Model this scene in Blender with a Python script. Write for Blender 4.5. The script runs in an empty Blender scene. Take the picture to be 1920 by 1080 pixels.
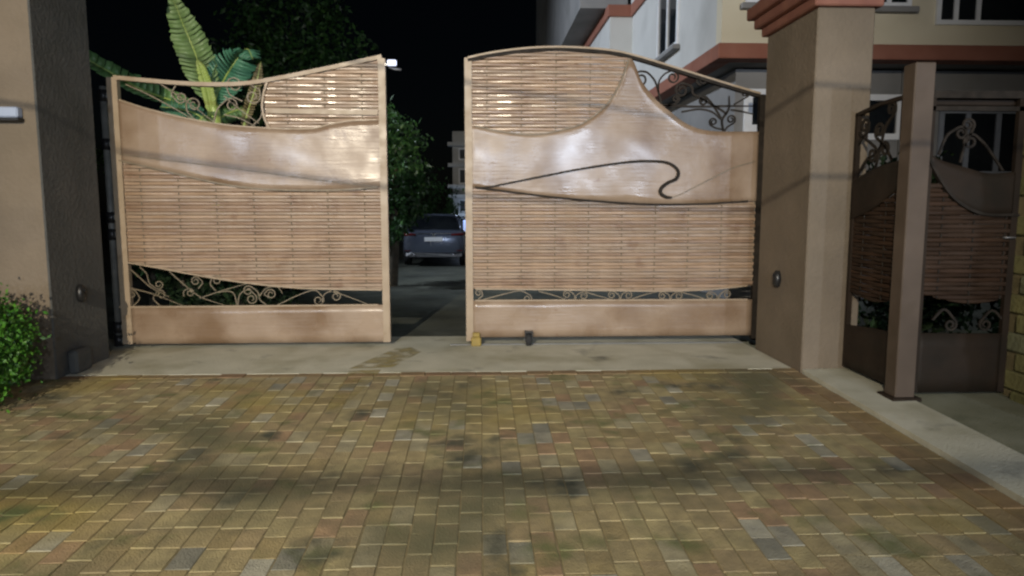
import bpy, bmesh, math, random
import numpy as np
from mathutils import Vector, Matrix

S = bpy.context.scene
COL = S.collection
R = math.radians
random.seed(7)
rng = np.random.default_rng(7)

# ------------------------------------------------------------------ camera
FPX = 1333.0                                   # focal length in pixels of a 1920 wide frame
CAM = np.array([0.0, -7.84, 1.5])
YAW, PITCH = R(2.5), math.atan(155 / FPX)
cam_d = bpy.data.cameras.new('camera')
cam_d.sensor_width = 36.0
cam_d.lens = 36.0 * FPX / 1920
cam_d.clip_end = 600
cam = bpy.data.objects.new('camera', cam_d)
COL.objects.link(cam)
cam.location = CAM
cam.rotation_euler = (math.pi / 2 - PITCH, 0, -YAW)
S.camera = cam

# ------------------------------------------------------------------ sky, moonlight, exposure
SUN_EL, SUN_AZ = R(38), R(205)                 # high behind the camera, a little left
w = bpy.data.worlds.new('World'); S.world = w; w.use_nodes = True
nt = w.node_tree
bg = nt.nodes['Background']
sky = nt.nodes.new('ShaderNodeTexSky')
sky.sky_type = 'NISHITA'; sky.sun_disc = False
sky.sun_elevation = SUN_EL; sky.sun_rotation = SUN_AZ
nt.links.new(sky.outputs[0], bg.inputs[0])
bg.inputs[1].default_value = 0.0003            # night
sd = bpy.data.lights.new('moon', 'SUN'); sd.energy = 0.03; sd.angle = R(0.5); sd.color = (0.9, 0.95, 1.0)
so = bpy.data.objects.new('moon', sd); COL.objects.link(so)
so.rotation_euler = (math.pi / 2 - SUN_EL, 0, -SUN_AZ + math.pi)
so.location = (0, -20, 30)
S.view_settings.view_transform = 'Standard'
S.view_settings.look = 'None'
S.view_settings.exposure = 0.0
S.view_settings.gamma = 1.0
S.render.engine = 'CYCLES'
S.cycles.use_denoising = True
S.cycles.max_bounces = 6
S.cycles.sample_clamp_indirect = 4.0
S.cycles.pixel_filter_type = 'BLACKMAN_HARRIS'
S.cycles.filter_width = 2.4                    # a soft hand-held phone picture

# ------------------------------------------------------------------ helpers: places
_fw = np.array([math.sin(YAW) * math.cos(PITCH), math.cos(YAW) * math.cos(PITCH), -math.sin(PITCH)])
_rt = np.array([math.cos(YAW), -math.sin(YAW), 0.0])
_up = np.cross(_rt, _fw)
def ray(u, v): return _fw * FPX + _rt * (u - 960) + _up * (540 - v)
def onY(u, v, Y=0.0):
    d = ray(u, v); return CAM + d * (Y - CAM[1]) / d[1]
def onX(u, v, X):
    d = ray(u, v); return CAM + d * (X - CAM[0]) / d[0]
def onZ(u, v, Z=0.0):
    d = ray(u, v); return CAM + d * (Z - CAM[2]) / d[2]
def proj(p):
    q = np.array(p, float) - CAM; z = q @ _fw
    return 960 + FPX * (q @ _rt) / z, 540 - FPX * (q @ _up) / z, z

# ------------------------------------------------------------------ helpers: objects
ORG = {}
def tag(o, label=None, cat=None, group=None, kind=None):
    if label: o['label'] = label
    if cat: o['category'] = cat
    if group: o['group'] = group
    if kind: o['kind'] = kind
    return o
def thing(name, loc, label, cat, group=None):
    o = bpy.data.objects.new(name, None); COL.objects.link(o)
    o.location = loc; o.empty_display_size = 0.2
    ORG[o.name] = np.array(loc, float)
    return tag(o, label, cat, group)
def link(name, me, mat=None, parent=None, smooth=False):
    o = bpy.data.objects.new(name, me); COL.objects.link(o)
    if mat and not me.materials: me.materials.append(mat)
    if smooth:
        me.polygons.foreach_set('use_smooth', [True] * len(me.polygons))
    if parent is not None:
        o.parent = parent
        ORG[o.name] = ORG[parent.name]
    else:
        ORG[o.name] = np.zeros(3)
    return o
def mesh(name, V, Fc, mat=None, parent=None, smooth=False):
    """world-space vertices; the object is parented with no offset of its own"""
    V = np.asarray(V, float)
    if parent is not None: V = V - ORG[parent.name]
    me = bpy.data.meshes.new(name)
    me.from_pydata([tuple(p) for p in V], [], Fc)
    bm = bmesh.new(); bm.from_mesh(me); bmesh.ops.recalc_face_normals(bm, faces=bm.faces); bm.to_mesh(me); bm.free()
    me.update()
    return link(name, me, mat, parent, smooth)

class MB:
    """collects shapes for ONE mesh"""
    def __init__(s): s.v = []; s.f = []
    def add(s, V, Fc):
        b = len(s.v); s.v += [tuple(p) for p in V]; s.f += [tuple(i + b for i in q) for q in Fc]; return s
    def box(s, x0, x1, y0, y1, z0, z1, bev=0.0):
        b = min(bev, abs(x1 - x0) * .3, abs(y1 - y0) * .3, abs(z1 - z0) * .3)
        if b <= 0:
            V = [(x, y, z) for z in (z0, z1) for y in (y0, y1) for x in (x0, x1)]
            return s.add(V, [(0, 2, 3, 1), (4, 5, 7, 6), (0, 1, 5, 4), (2, 6, 7, 3), (0, 4, 6, 2), (1, 3, 7, 5)])
        bm = bmesh.new()
        bmesh.ops.create_cube(bm, size=1.0)
        for v in bm.verts:
            v.co = Vector(((x0 + x1) / 2 + v.co.x * (x1 - x0), (y0 + y1) / 2 + v.co.y * (y1 - y0), (z0 + z1) / 2 + v.co.z * (z1 - z0)))
        bmesh.ops.bevel(bm, geom=list(bm.edges), offset=b, segments=1, affect='EDGES')
        bm.verts.index_update()
        s.add([v.co[:] for v in bm.verts], [[v.index for v in f.verts] for f in bm.faces])
        bm.free(); return s
    def tube(s, pts, r, n=6, cap=True):
        pts = [np.array(p, float) for p in pts]; N = len(pts)
        rr = r if hasattr(r, '__len__') else [r] * N
        t0 = pts[1] - pts[0]; t0 /= np.linalg.norm(t0) + 1e-9
        a = np.array([0, 0, 1.0]) if abs(t0[2]) < .9 else np.array([1.0, 0, 0])
        nrm = np.cross(t0, a); nrm /= np.linalg.norm(nrm)
        V = []
        for i in range(N):
            t = pts[min(i + 1, N - 1)] - pts[max(i - 1, 0)]; t /= np.linalg.norm(t) + 1e-9
            nrm = nrm - t * (nrm @ t); nrm /= np.linalg.norm(nrm) + 1e-9
            bn = np.cross(t, nrm)
            for k in range(n):
                q = 2 * math.pi * k / n
                V.append(pts[i] + rr[i] * (math.cos(q) * nrm + math.sin(q) * bn))
        Fc = [(i * n + k, i * n + (k + 1) % n, (i + 1) * n + (k + 1) % n, (i + 1) * n + k) for i in range(N - 1) for k in range(n)]
        if cap: Fc += [tuple(range(n))[::-1], tuple((N - 1) * n + k for k in range(n))]
        return s.add(V, Fc)
    def build(s, name, mat=None, parent=None, smooth=False): return mesh(name, s.v, s.f, mat, parent, smooth)

def catmull(P, n=8):
    P = np.asarray(P, float)
    if len(P) < 3: return P
    Q = np.vstack([2 * P[0] - P[1], P, 2 * P[-1] - P[-2]]); out = []
    for i in range(1, len(Q) - 2):
        a, b, c, d = Q[i - 1:i + 3]
        for k in range(n):
            t = k / n
            out.append(.5 * (2 * b + (c - a) * t + (2 * a - 5 * b + 4 * c - d) * t * t + (3 * b - a - 3 * c + d) * t ** 3))
    out.append(P[-1]); return np.array(out)
def fn(P):
    """a curve through points (x, z) as a function z(x)"""
    C = catmull(P, 10); o = np.argsort(C[:, 0], kind='stable')
    xs, zs = C[o, 0], C[o, 1]
    return lambda x: np.interp(x, xs, zs)
def loft(rings, closed=True, cap=True):
    n = len(rings[0]); V = [p for r in rings for p in r]; Fc = []
    for i in range(len(rings) - 1):
        for k in range(n if closed else n - 1):
            k2 = (k + 1) % n
            Fc.append((i * n + k, i * n + k2, (i + 1) * n + k2, (i + 1) * n + k))
    if cap: Fc += [tuple(range(n))[::-1], tuple((len(rings) - 1) * n + k for k in range(n))]
    return V, Fc

# ------------------------------------------------------------------ materials
def mat(name, c1, c2=None, rough=.6, scale=4.0, metal=0.0, bump=0.0, bscale=None, rand=None, detail=6, rvar=0.1, spec=.5, coat=0.0, dirt=None, streak=0.0):
    """c1/c2 mixed by noise; rand = 'object' or 'island' list of colours; dirt = (colour, scale, low, high)"""
    m = bpy.data.materials.new(name); m.use_nodes = True
    T = m.node_tree; N = T.nodes; L = T.links
    b = N['Principled BSDF']
    b.inputs['Metallic'].default_value = metal
    b.inputs['Specular IOR Level'].default_value = spec
    b.inputs['Coat Weight'].default_value = coat
    b.inputs['Coat Roughness'].default_value = .14
    tc = N.new('ShaderNodeTexCoord'); geo = N.new('ShaderNodeNewGeometry')
    pos = geo.outputs['Position']
    nz = N.new('ShaderNodeTexNoise'); nz.inputs['Scale'].default_value = scale; nz.inputs['Detail'].default_value = detail
    L.new(pos, nz.inputs['Vector'])
    cr = N.new('ShaderNodeValToRGB'); cr.color_ramp.elements[0].position = .32; cr.color_ramp.elements[1].position = .68
    cr.color_ramp.elements[0].color = (*c1, 1); cr.color_ramp.elements[1].color = (*(c2 or c1), 1)
    L.new(nz.outputs['Fac'], cr.inputs[0])
    colour = cr.outputs[0]
    if rand:
        src, cols = rand
        if src == 'object':
            oi = N.new('ShaderNodeObjectInfo'); rv = oi.outputs['Random']
        else:
            rv = geo.outputs['Random Per Island']
        rr = N.new('ShaderNodeValToRGB'); rr.color_ramp.interpolation = 'CONSTANT'
        E_ = rr.color_ramp.elements
        while len(E_) < len(cols): E_.new(0.5)
        tot = sum(c[1] for c in cols); acc = 0
        for e, c in zip(E_, cols):
            e.position = acc / tot; e.color = (*c[0], 1); acc += c[1]
        L.new(rv, rr.inputs[0])
        mx = N.new('ShaderNodeMix'); mx.data_type = 'RGBA'; mx.blend_type = 'MULTIPLY'; mx.inputs[0].default_value = 1
        L.new(rr.outputs[0], mx.inputs[6]); L.new(colour, mx.inputs[7]); colour = mx.outputs[2]
    if dirt:
        for dcol, dsc, lo, hi, off in dirt:
            dn = N.new('ShaderNodeTexNoise'); dn.inputs['Scale'].default_value = dsc; dn.inputs['Detail'].default_value = 5
            mp = N.new('ShaderNodeMapping'); mp.inputs['Location'].default_value = (off, off * .7, off * .3)
            L.new(pos, mp.inputs[0]); L.new(mp.outputs[0], dn.inputs['Vector'])
            mr = N.new('ShaderNodeMapRange'); mr.inputs[1].default_value = lo; mr.inputs[2].default_value = hi
            L.new(dn.outputs['Fac'], mr.inputs[0])
            mx = N.new('ShaderNodeMix'); mx.data_type = 'RGBA'
            L.new(mr.outputs[0], mx.inputs[0]); L.new(colour, mx.inputs[6]); mx.inputs[7].default_value = (*dcol, 1)
            colour = mx.outputs[2]
    L.new(colour, b.inputs['Base Color'])
    rn = N.new('ShaderNodeTexNoise'); rn.inputs['Scale'].default_value = scale * 1.7; L.new(pos, rn.inputs['Vector'])
    mr = N.new('ShaderNodeMapRange'); mr.inputs[1].default_value = .3; mr.inputs[2].default_value = .7
    mr.inputs[3].default_value = max(0.03, rough - rvar); mr.inputs[4].default_value = min(1, rough + rvar)
    L.new(rn.outputs['Fac'], mr.inputs[0]); L.new(mr.outputs[0], b.inputs['Roughness'])
    if bump:
        bn = N.new('ShaderNodeTexNoise'); bn.inputs['Scale'].default_value = bscale or scale * 8; bn.inputs['Detail'].default_value = 4
        L.new(pos, bn.inputs['Vector'])
        bp = N.new('ShaderNodeBump'); bp.inputs['Strength'].default_value = bump; bp.inputs['Distance'].default_value = .02
        L.new(bn.outputs['Fac'], bp.inputs['Height']); last = bp.outputs[0]
        if streak:
            mp2 = N.new('ShaderNodeMapping'); mp2.inputs['Scale'].default_value = (2.5, 2.5, 45)
            L.new(pos, mp2.inputs[0]); sn = N.new('ShaderNodeTexNoise'); sn.inputs['Scale'].default_value = 1.0; sn.inputs['Detail'].default_value = 3
            L.new(mp2.outputs[0], sn.inputs['Vector'])
            b2 = N.new('ShaderNodeBump'); b2.inputs['Strength'].default_value = streak; b2.inputs['Distance'].default_value = .004
            L.new(sn.outputs['Fac'], b2.inputs['Height']); L.new(last, b2.inputs['Normal']); last = b2.outputs[0]
        L.new(last, b.inputs['Normal'])
    return m
def emit(name, c, s):
    m = bpy.data.materials.new(name); m.use_nodes = True
    b = m.node_tree.nodes['Principled BSDF']
    b.inputs['Base Color'].default_value = (*c, 1); b.inputs['Emission Color'].default_value = (*c, 1); b.inputs['Emission Strength'].default_value = s
    return m
M = {}
M['dim_frame'] = mat('grey window frame', (.20, .22, .26), (.26, .28, .32), rough=.5, scale=6)
M['sheet'] = mat('gate sheet paint', (.28, .20, .135), (.36, .268, .192), rough=.33, scale=2.2, bump=.35, bscale=3.0, rvar=.12, streak=.6, coat=.12,
                 dirt=[((.20, .128, .075), 1.5, .46, .66, 3.0), ((.20, .10, .05), 9.0, .68, .80, 11.0)])
M['slat'] = mat('woven strip paint', (.305, .215, .145), (.385, .282, .20), rough=.36, scale=3.5, rvar=.1, bump=.12, bscale=40, coat=.12,
                rand=('object', [((1, 1, 1), 3), ((.86, .80, .76), 2), ((1.08, 1.02, .95), 2), ((.92, .93, .93), 1)]),
                dirt=[((.22, .13, .08), 5.0, .60, .80, 5.0)])
M['frame'] = mat('gate frame paint', (.32, .24, .155), (.39, .30, .205), rough=.45, scale=5, dirt=[((.22, .14, .07), 6.0, .62, .8, 2.0)])
M['iron'] = mat('dark wrought iron', (.018, .015, .012), (.035, .028, .022), rough=.75, scale=12, spec=.2)
M['bronze'] = mat('brown painted scroll bar', (.16, .125, .08), (.24, .19, .12), rough=.5, scale=12)
M['pole'] = mat('weathered hinge steel', (.12, .12, .11), (.22, .215, .19), rough=.55, scale=6)
M['pillar'] = mat('pillar render', (.16, .128, .09), (.21, .168, .122), rough=.85, scale=1.6, bump=.5, bscale=28,
                  dirt=[((.13, .105, .08), 1.1, .52, .85, 6.0)])
M['pillar_shaded'] = mat('pillar render greyed for shade', (.085, .088, .084), (.122, .121, .112), rough=.9, scale=1.5, bump=.5, bscale=28,
                  dirt=[((.06, .064, .057), 1.3, .52, .8, 9.0)])  # shade on the left pillar's sides put into a darker grey
M['cornice'] = mat('red cornice paint', (.22, .09, .065), (.29, .13, .09), rough=.75, scale=5)
M['concrete'] = mat('pale concrete', (.53, .52, .41), (.65, .635, .52), rough=.85, scale=2.5, bump=.3, bscale=50,
                    dirt=[((.38, .36, .24), 1.7, .5, .75, 4.0), ((.17, .17, .14), 2.6, .62, .8, 14.0)])
M['apron'] = mat('mossy concrete', (.19, .19, .12), (.29, .29, .21), rough=.9, scale=2.0, bump=.3, bscale=50, dirt=[((.09, .10, .05), 1.5, .48, .7, 8.0)])
PAV = [((.37, .305, .165), 7), ((.395, .335, .18), 7), ((.36, .285, .16), 6), ((.36, .25, .15), 2.5), ((.39, .35, .225), 3), ((.34, .325, .255), .9), ((.26, .255, .205), .6), ((.43, .415, .33), .4), ((.33, .265, .135), 3)]
DIRT = [((.37, .29, .08), .7, .52, .75, 33.0), ((.15, .14, .075), .8, .52, .70, 21.0), ((.12, .14, .05), 3.1, .58, .76, 2.0), ((.075, .078, .052), 1.7, .60, .70, 51.0)]
M['paver'] = mat('concrete paver', (.72, .72, .72), (1.12, 1.1, 1.05), rough=.8, scale=9, bump=.4, bscale=90, rand=('object', PAV), dirt=DIRT)
M['paver_bulk'] = mat('concrete paver bulk', (.72, .72, .72), (1.12, 1.1, 1.05), rough=.8, scale=9, bump=.4, bscale=90, rand=('island', PAV), dirt=DIRT)
BRD = [((.27, .185, .095), 3), ((.30, .215, .11), 3), ((.26, .165, .09), 2)]
M['border'] = mat('brown border paver', (.75, .75, .75), (1.1, 1.1, 1.1), rough=.8, scale=9, bump=.4, bscale=90, rand=('island', BRD), dirt=DIRT[:2])
M['sand'] = mat('joint sand', (.17, .14, .07), (.27, .22, .115), rough=.95, scale=8, bump=.4)
M['soil'] = mat('dark earth', (.035, .035, .025), (.06, .055, .04), rough=.95, scale=1.5, bump=.5, bscale=12)
M['asphalt'] = mat('compound paving', (.10, .11, .095), (.17, .18, .145), rough=.5, scale=1.4, bump=.3, bscale=40, dirt=[((.05, .05, .04), .9, .5, .75, 1.0)])
M['yellow_stain'] = mat('faded yellow paint on concrete', (.36, .29, .09), (.42, .38, .24), rough=.8, scale=5)
def alpha_noise(m, sc, lo, hi):
    T = m.node_tree; b = T.nodes['Principled BSDF']
    g = T.nodes.new('ShaderNodeNewGeometry'); n = T.nodes.new('ShaderNodeTexNoise'); n.inputs['Scale'].default_value = sc; n.inputs['Detail'].default_value = 6
    r = T.nodes.new('ShaderNodeMapRange'); r.inputs[1].default_value = lo; r.inputs[2].default_value = hi
    T.links.new(g.outputs['Position'], n.inputs['Vector']); T.links.new(n.outputs['Fac'], r.inputs[0]); T.links.new(r.outputs[0], b.inputs['Alpha'])
alpha_noise(M['yellow_stain'], 6.0, .36, .66)
M['yellow_spill'] = mat('faded yellow paint on pavers', (.40, .30, .07), (.42, .35, .14), rough=.8, scale=5)
alpha_noise(M['yellow_spill'], 5.0, .42, .80)
M['yellow'] = mat('worn yellow paint', (.34, .24, .05), (.26, .19, .06), rough=.7, scale=9)
M['black'] = mat('black plastic', (.012, .012, .012), (.02, .02, .02), rough=.45, scale=8)
M['rubber'] = mat('rubber', (.015, .015, .015), (.03, .03, .03), rough=.85, scale=10)
M['grey_metal'] = mat('grey metal', (.22, .22, .23), (.32, .32, .32), rough=.4, scale=8, metal=.4)
M['brown_gate_shaded'] = mat('dark brown gate paint with shade', (.020, .0135, .009), (.033, .022, .0145), rough=.65, spec=.25, scale=3, bump=.1, bscale=10, dirt=[((.016, .013, .009), 2.4, .5, .75, 3.0)])  # brown paint taken darker to carry the shade of the entrance recess
M['brown_slat_shaded'] = mat('rust brown woven strip with shade', (.033, .019, .011), (.05, .029, .018), rough=.7, spec=.25, scale=4, rand=('object', [((1, 1, 1), 2), ((.8, .75, .7), 1), ((1.1, 1, .9), 1)]))  # strip brown lowered too, the recess shade is in the colour
M['brown_post'] = mat('tan gate post paint', (.08, .057, .04), (.11, .08, .058), rough=.6, scale=3, dirt=[((.07, .05, .03), 3.0, .55, .8, 3.0)])
M['cream'] = mat('cream house paint', (.62, .56, .42), (.68, .62, .48), rough=.85, scale=1.0, dirt=[((.50, .45, .34), .8, .55, .85, 3.0)])
M['white_wall'] = mat('off white house paint', (.50, .50, .48), (.57, .57, .55), rough=.85, scale=1.0, dirt=[((.38, .38, .36), .7, .5, .8, 3.0)])
M['grey_wall'] = mat('grey house paint', (.20, .20, .20), (.26, .255, .25), rough=.85, scale=1.0, dirt=[((.15, .15, .145), .9, .5, .8, 7.0)])
M['band'] = mat('terracotta band paint', (.24, .092, .06), (.29, .12, .08), rough=.85, scale=2.0)
M['white_frame'] = mat('white window frame', (.74, .76, .80), (.8, .82, .85), rough=.4, scale=6)
M['glass'] = mat('dark window glass', (.008, .010, .013), (.015, .018, .02), rough=.08, scale=2, rvar=.03)
M['dull_glass'] = mat('dull far window', (.03, .035, .045), (.05, .055, .065), rough=.6, scale=2)
M['stone'] = mat('yellow stone', (.75, .75, .75), (1.1, 1.1, 1.05), rough=.85, scale=6, bump=.5, bscale=30, rand=('object', [((.22, .20, .08), 3), ((.27, .25, .12), 2), ((.17, .16, .06), 2), ((.20, .20, .11), 2)]))
M['leaf_dark'] = mat('dark leaves', (.8, .8, .8), (1.2, 1.2, 1.1), rough=.45, scale=3, rand=('island', [((.025, .075, .02), 3), ((.04, .11, .03), 3), ((.06, .14, .035), 2), ((.018, .05, .016), 2)]))
M['leaf_mid'] = mat('mid green leaves', (.8, .8, .8), (1.2, 1.2, 1.1), rough=.45, scale=3, rand=('island', [((.05, .14, .03), 3), ((.075, .19, .04), 3), ((.11, .22, .06), 2), ((.03, .09, .02), 2)]))
M['leaf_gap'] = mat('glossy green leaves', (.8, .8, .8), (1.2, 1.2, 1.1), rough=.4, scale=3, rand=('island', [((.03, .085, .02), 3), ((.045, .12, .03), 3), ((.08, .17, .05), 1), ((.02, .06, .015), 3)]))
M['leaf_black'] = mat('very dark leaves', (.8, .8, .8), (1.2, 1.2, 1.1), rough=.7, scale=3, spec=.2, rand=('island', [((.010, .022, .008), 3), ((.016, .034, .012), 2), ((.008, .015, .006), 2)]))
M['hedge'] = mat('clipped hedge leaves', (.8, .8, .8), (1.2, 1.2, 1.1), rough=.5, scale=3, rand=('island', [((.035, .13, .012), 3), ((.05, .17, .015), 3), ((.075, .21, .022), 2), ((.02, .075, .008), 2)]))
M['banana'] = mat('banana leaf', (.10, .22, .07), (.17, .30, .11), rough=.4, scale=6, bump=.2, bscale=30)
M['banana_teal'] = mat('blue green banana leaf', (.06, .20, .12), (.10, .27, .16), rough=.4, scale=6, bump=.2, bscale=30)
M['banana_young'] = mat('young banana leaf', (.30, .42, .08), (.42, .52, .16), rough=.4, scale=6)
M['banana_pale'] = mat('pale underside of banana leaf', (.16, .27, .09), (.25, .36, .16), rough=.45, scale=8, bump=.2, bscale=30)
M['banana_dry'] = mat('dried banana leaf', (.17, .14, .07), (.26, .22, .11), rough=.8, scale=12)
M['bark'] = mat('bark', (.06, .05, .035), (.11, .09, .06), rough=.9, scale=8, bump=.5)
M['car'] = mat('dark blue grey car paint', (.13, .155, .215), (.15, .175, .235), rough=.2, scale=2, metal=.5, rvar=.03, coat=.6)
M['chrome'] = mat('chrome trim', (.6, .6, .62), (.65, .65, .67), rough=.15, scale=4, metal=1.0, rvar=.05)
M['taillight'] = mat('red tail light lens', (.09, .008, .008), (.13, .012, .012), rough=.15, scale=6, rvar=.03)
M['plate'] = mat('white number plate', (.85, .86, .88), (.9, .9, .9), rough=.4, scale=8)
M['lamp_cool'] = emit('lit cool lamp lens', (.75, .85, 1.0), 12)
M['lamp_warm'] = emit('lit warm lamp lens', (1.0, .88, .7), 12)
M['led'] = emit('lit led', (.72, .78, 1.0), 1.1)
M['tube_light'] = emit('lit tube light', (.34, .40, .52), .03)
M['lit_window'] = emit('lit window', (.45, .58, .95), .7)

# ------------------------------------------------------------------ street lamps and compound floodlight (outside the frame, behind and left)
def lamp_post(name, base, head, aim, watts, cone, colour, lens, label, blend=1.0):
    t = thing(name, base, label, 'street lamp')
    hx, hy, hz = head
    d = np.array([hx - base[0], hy - base[1], 0.0]); 
    pole_top = hz + .25
    MB().tube([(base[0], base[1], base[2]), (base[0], base[1], base[2] + .5), (base[0], base[1], pole_top)], [.09, .075, .05], 10).build('pole', M['grey_metal'], t, True)
    MB().box(base[0] - .17, base[0] + .17, base[1] - .17, base[1] + .17, base[2], base[2] + .04, .01).build('base_plate', M['grey_metal'], t)
    MB().tube([(base[0], base[1], pole_top - .05), (base[0] + d[0] * .5, base[1] + d[1] * .5, pole_top + .05), (hx, hy, hz + .10)], .03, 8).build('arm', M['grey_metal'], t, True)
    MB().box(hx - .14, hx + .14, hy - .24, hy + .24, hz + .03, hz + .13, .03).build('lamp_head', M['grey_metal'], t)
    MB().box(hx - .11, hx + .11, hy - .2, hy + .2, hz, hz + .026, .005).build('lens', M[lens], t)
    ld = bpy.data.lights.new('lamp_light', 'SPOT'); ld.energy = watts; ld.color = colour
    ld.spot_size = R(cone); ld.spot_blend = blend; ld.shadow_soft_size = .035
    lo = bpy.data.objects.new('lamp_light', ld); COL.objects.link(lo); lo.parent = t
    lo.location = Vector((hx, hy, hz - .06)) - Vector(base)
    lo.rotation_euler = (Vector(aim) - Vector((hx, hy, hz))).to_track_quat('-Z', 'Y').to_euler()
    return t
lamp_post('street_lamp', (-4.2, -15.2, -.45), (-2.6, -14.2, 4.7), (-.9, 0, 1.8), 6200, 62, (1.0, .88, .69), 'lamp_warm',
          'grey street lamp with warm lit head across the street, left of the gate')
FACADE_Y = -16.0
def facade_lamp(x, z, watts, label):
    """a bracket lamp on the shop front across the street"""
    y = FACADE_Y + .3
    t = thing('wall_lamp', (x, FACADE_Y + .02, z), label, 'wall lamp', 'wall lamps across the street')
    MB().box(x - .06, x + .06, FACADE_Y + .002, FACADE_Y + .03, z - .06, z + .14, .008).build('back_plate', M['grey_metal'], t)
    MB().tube([(x, FACADE_Y + .03, z + .08), (x, FACADE_Y + .16, z + .14), (x, y - .04, z + .09)], .012, 8).build('arm', M['grey_metal'], t, True)
    MB().box(x - .17, x + .17, y - .09, y + .07, z + .035, z + .085, .012).build('housing', M['grey_metal'], t)
    MB().box(x - .15, x + .15, y - .07, y + .05, z + .012, z + .032, .004).build('lens', M['lamp_cool'], t)
    ld = bpy.data.lights.new('lamp_light', 'SPOT'); ld.energy = watts; ld.color = (.74, .84, 1.0); ld.spot_size = R(52); ld.spot_blend = 1.0; ld.shadow_soft_size = .09
    lo = bpy.data.objects.new('lamp_light', ld); COL.objects.link(lo); lo.parent = t
    p = Vector((x, y + .1, z - .1)); lo.location = p - Vector((x, FACADE_Y + .02, z))
    lo.rotation_euler = (Vector((x * .22, 0, 2.0)) - p).to_track_quat('-Z', 'Y').to_euler()
for x, z, wt, lab in ((-8.0, 3.2, 700, 'leftmost cool white lamp on the shop front across the street'), (-5.85, 3.25, 850, 'second cool white lamp from the left on the shop front across the street'),
                      (.06, 3.2, 900, 'middle cool white lamp on the shop front across the street'), (2.8, 3.25, 1800, 'second cool white lamp from the right on the shop front across the street'),
                      (5.4, 3.2, 1300, 'rightmost cool white lamp on the shop front across the street')):
    facade_lamp(x, z, wt, lab)
SF = thing('shop_front', (0, FACADE_Y - 3, -.5), 'plain grey shop front across the street behind the viewer', 'building')
MB().box(-16, 16, FACADE_Y - 6, FACADE_Y, -.55, 5.4, .02).build('wall', M['grey_wall'], SF)
MB().box(-16.2, 16.2, FACADE_Y - .2, FACADE_Y + .25, 5.41, 5.6, .02).build('coping', M['grey_wall'], SF)
for k in range(6):
    x0 = -14 + k * 4.7
    MB().box(x0, x0 + 3.4, FACADE_Y + .002, FACADE_Y + .05, -.5, 2.5, .01).build('roller_shutter', M['grey_metal'], SF)
lamp_post('floodlight_mast', (-11.5, 6.0, -.3), (-11.0, 6.4, 8.6), (2.2, 9.6, 4.2), 7200, 74, (.78, .87, 1.0), 'lamp_cool',
          'tall floodlight mast with cool white head inside the compound, beyond the left pillar')

# ------------------------------------------------------------------ ground
Z0 = -0.05
def zg(Y): return Z0 + 0.032 * min(0.0, Y + 1.32)
mesh('ground', [(-150, -120, -.62), (150, -120, -.62), (150, 220, -.62), (-150, 220, -.62)], [(0, 1, 2, 3)], M['soil'])['kind'] = 'structure'
XL, XR = -3.81, 2.985                       # inner faces of the two pillars
# compound drive, falling away from the gate
ys = [.56, 3, 6, 9, 12, 16, 24, 40]
V = []; Fc = []
for y in ys:
    z = Z0 - .02 - .2 * min(1, (y - .5) / 11)
    V += [(-8, y, z), (9, y, z), (9, y, -.6), (-8, y, -.6)]
for i in range(len(ys) - 1):
    a = i * 4
    for k in range(4): Fc.append((a + k, a + (k + 1) % 4, a + 4 + (k + 1) % 4, a + 4 + k))
Fc += [(0, 1, 2, 3), tuple(len(V) - 4 + k for k in range(4))]
comp = tag(mesh('compound_drive', V, Fc, M['asphalt']), kind='structure')
def zc(y): return Z0 - .02 - .2 * min(1, max(0, (y - .5) / 11))
# street beyond the viewer
mesh('street', [(-60, -40, -.5), (60, -40, -.5), (60, -10.5, -.5), (-60, -10.5, -.5)], [(0, 1, 2, 3)], M['asphalt'])['kind'] = 'structure'
# threshold slab
th = MB().box(XL - .6, XR, -1.30, .55, -.4, Z0, .012).build('threshold', M['concrete']); th['kind'] = 'structure'
MB().box(-.35, XR - .02, -.005, .028, Z0 - .01, Z0 + .006).build('gate_track', M['grey_metal'], th)
# worn yellow paint mark on the slab by the gap
def flat_patch(name, ctr, pts, z, mt, par):
    V = [(x, y, z) for x, y in pts]
    return mesh(name, V, [tuple(range(len(V)))], mt, par)
yp = [onZ(u, v, Z0) for u, v in ((742, 654), (772, 652), (790, 660), (764, 674), (738, 688), (700, 691), (655, 692), (676, 682), (704, 670))]
flat_patch('paint_mark', None, [(p[0], p[1]) for p in yp], Z0 + .004, M['yellow_stain'], th)

# driveway bedding and pavers
dv_y = [-1.302, -3, -5, -7, -9, -10.6]
V = []; Fc = []
for y in dv_y:
    z = zg(y) - .004
    V += [(-7.2, y, z), (XR, y, z), (XR, y, -.55), (-7.2, y, -.55)]
for i in range(len(dv_y) - 1):
    a = i * 4
    for k in range(4): Fc.append((a + k, a + (k + 1) % 4, a + 4 + (k + 1) % 4, a + 4 + k))
Fc += [(0, 1, 2, 3), tuple(len(V) - 4 + k for k in range(4))]
drive = tag(mesh('driveway', V, Fc, M['sand']), kind='structure')
yq = [onZ(u, v, zg(-1.9)) for u, v in ((655, 700), (715, 698), (700, 715), (672, 738), (640, 768), (606, 775), (622, 748), (640, 722))]
mesh('paint_mark', [(p[0], p[1], zg(p[1]) + .009) for p in yq], [tuple(range(len(yq)))], M['yellow_spill'], drive)
PW, PL, GAP = .122, .205, .005
def paver_mesh():
    m = MB().box(-(PW - GAP) / 2, (PW - GAP) / 2, -(PL - GAP) / 2, (PL - GAP) / 2, -.05, 0, .0025)
    me = bpy.data.meshes.new('paver'); me.from_pydata(m.v, [], m.f); me.update(); me.materials.append(M['paver']); return me
pm = paver_mesh()
spots = []
xb = XR - .30                               # brown border of two courses along the right edge
ncol = int((xb + 7.1) / PW); 
coloff = [random.choice([0, 0, .5]) * PL + random.uniform(-.02, .02) for _ in range(ncol)]
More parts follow.
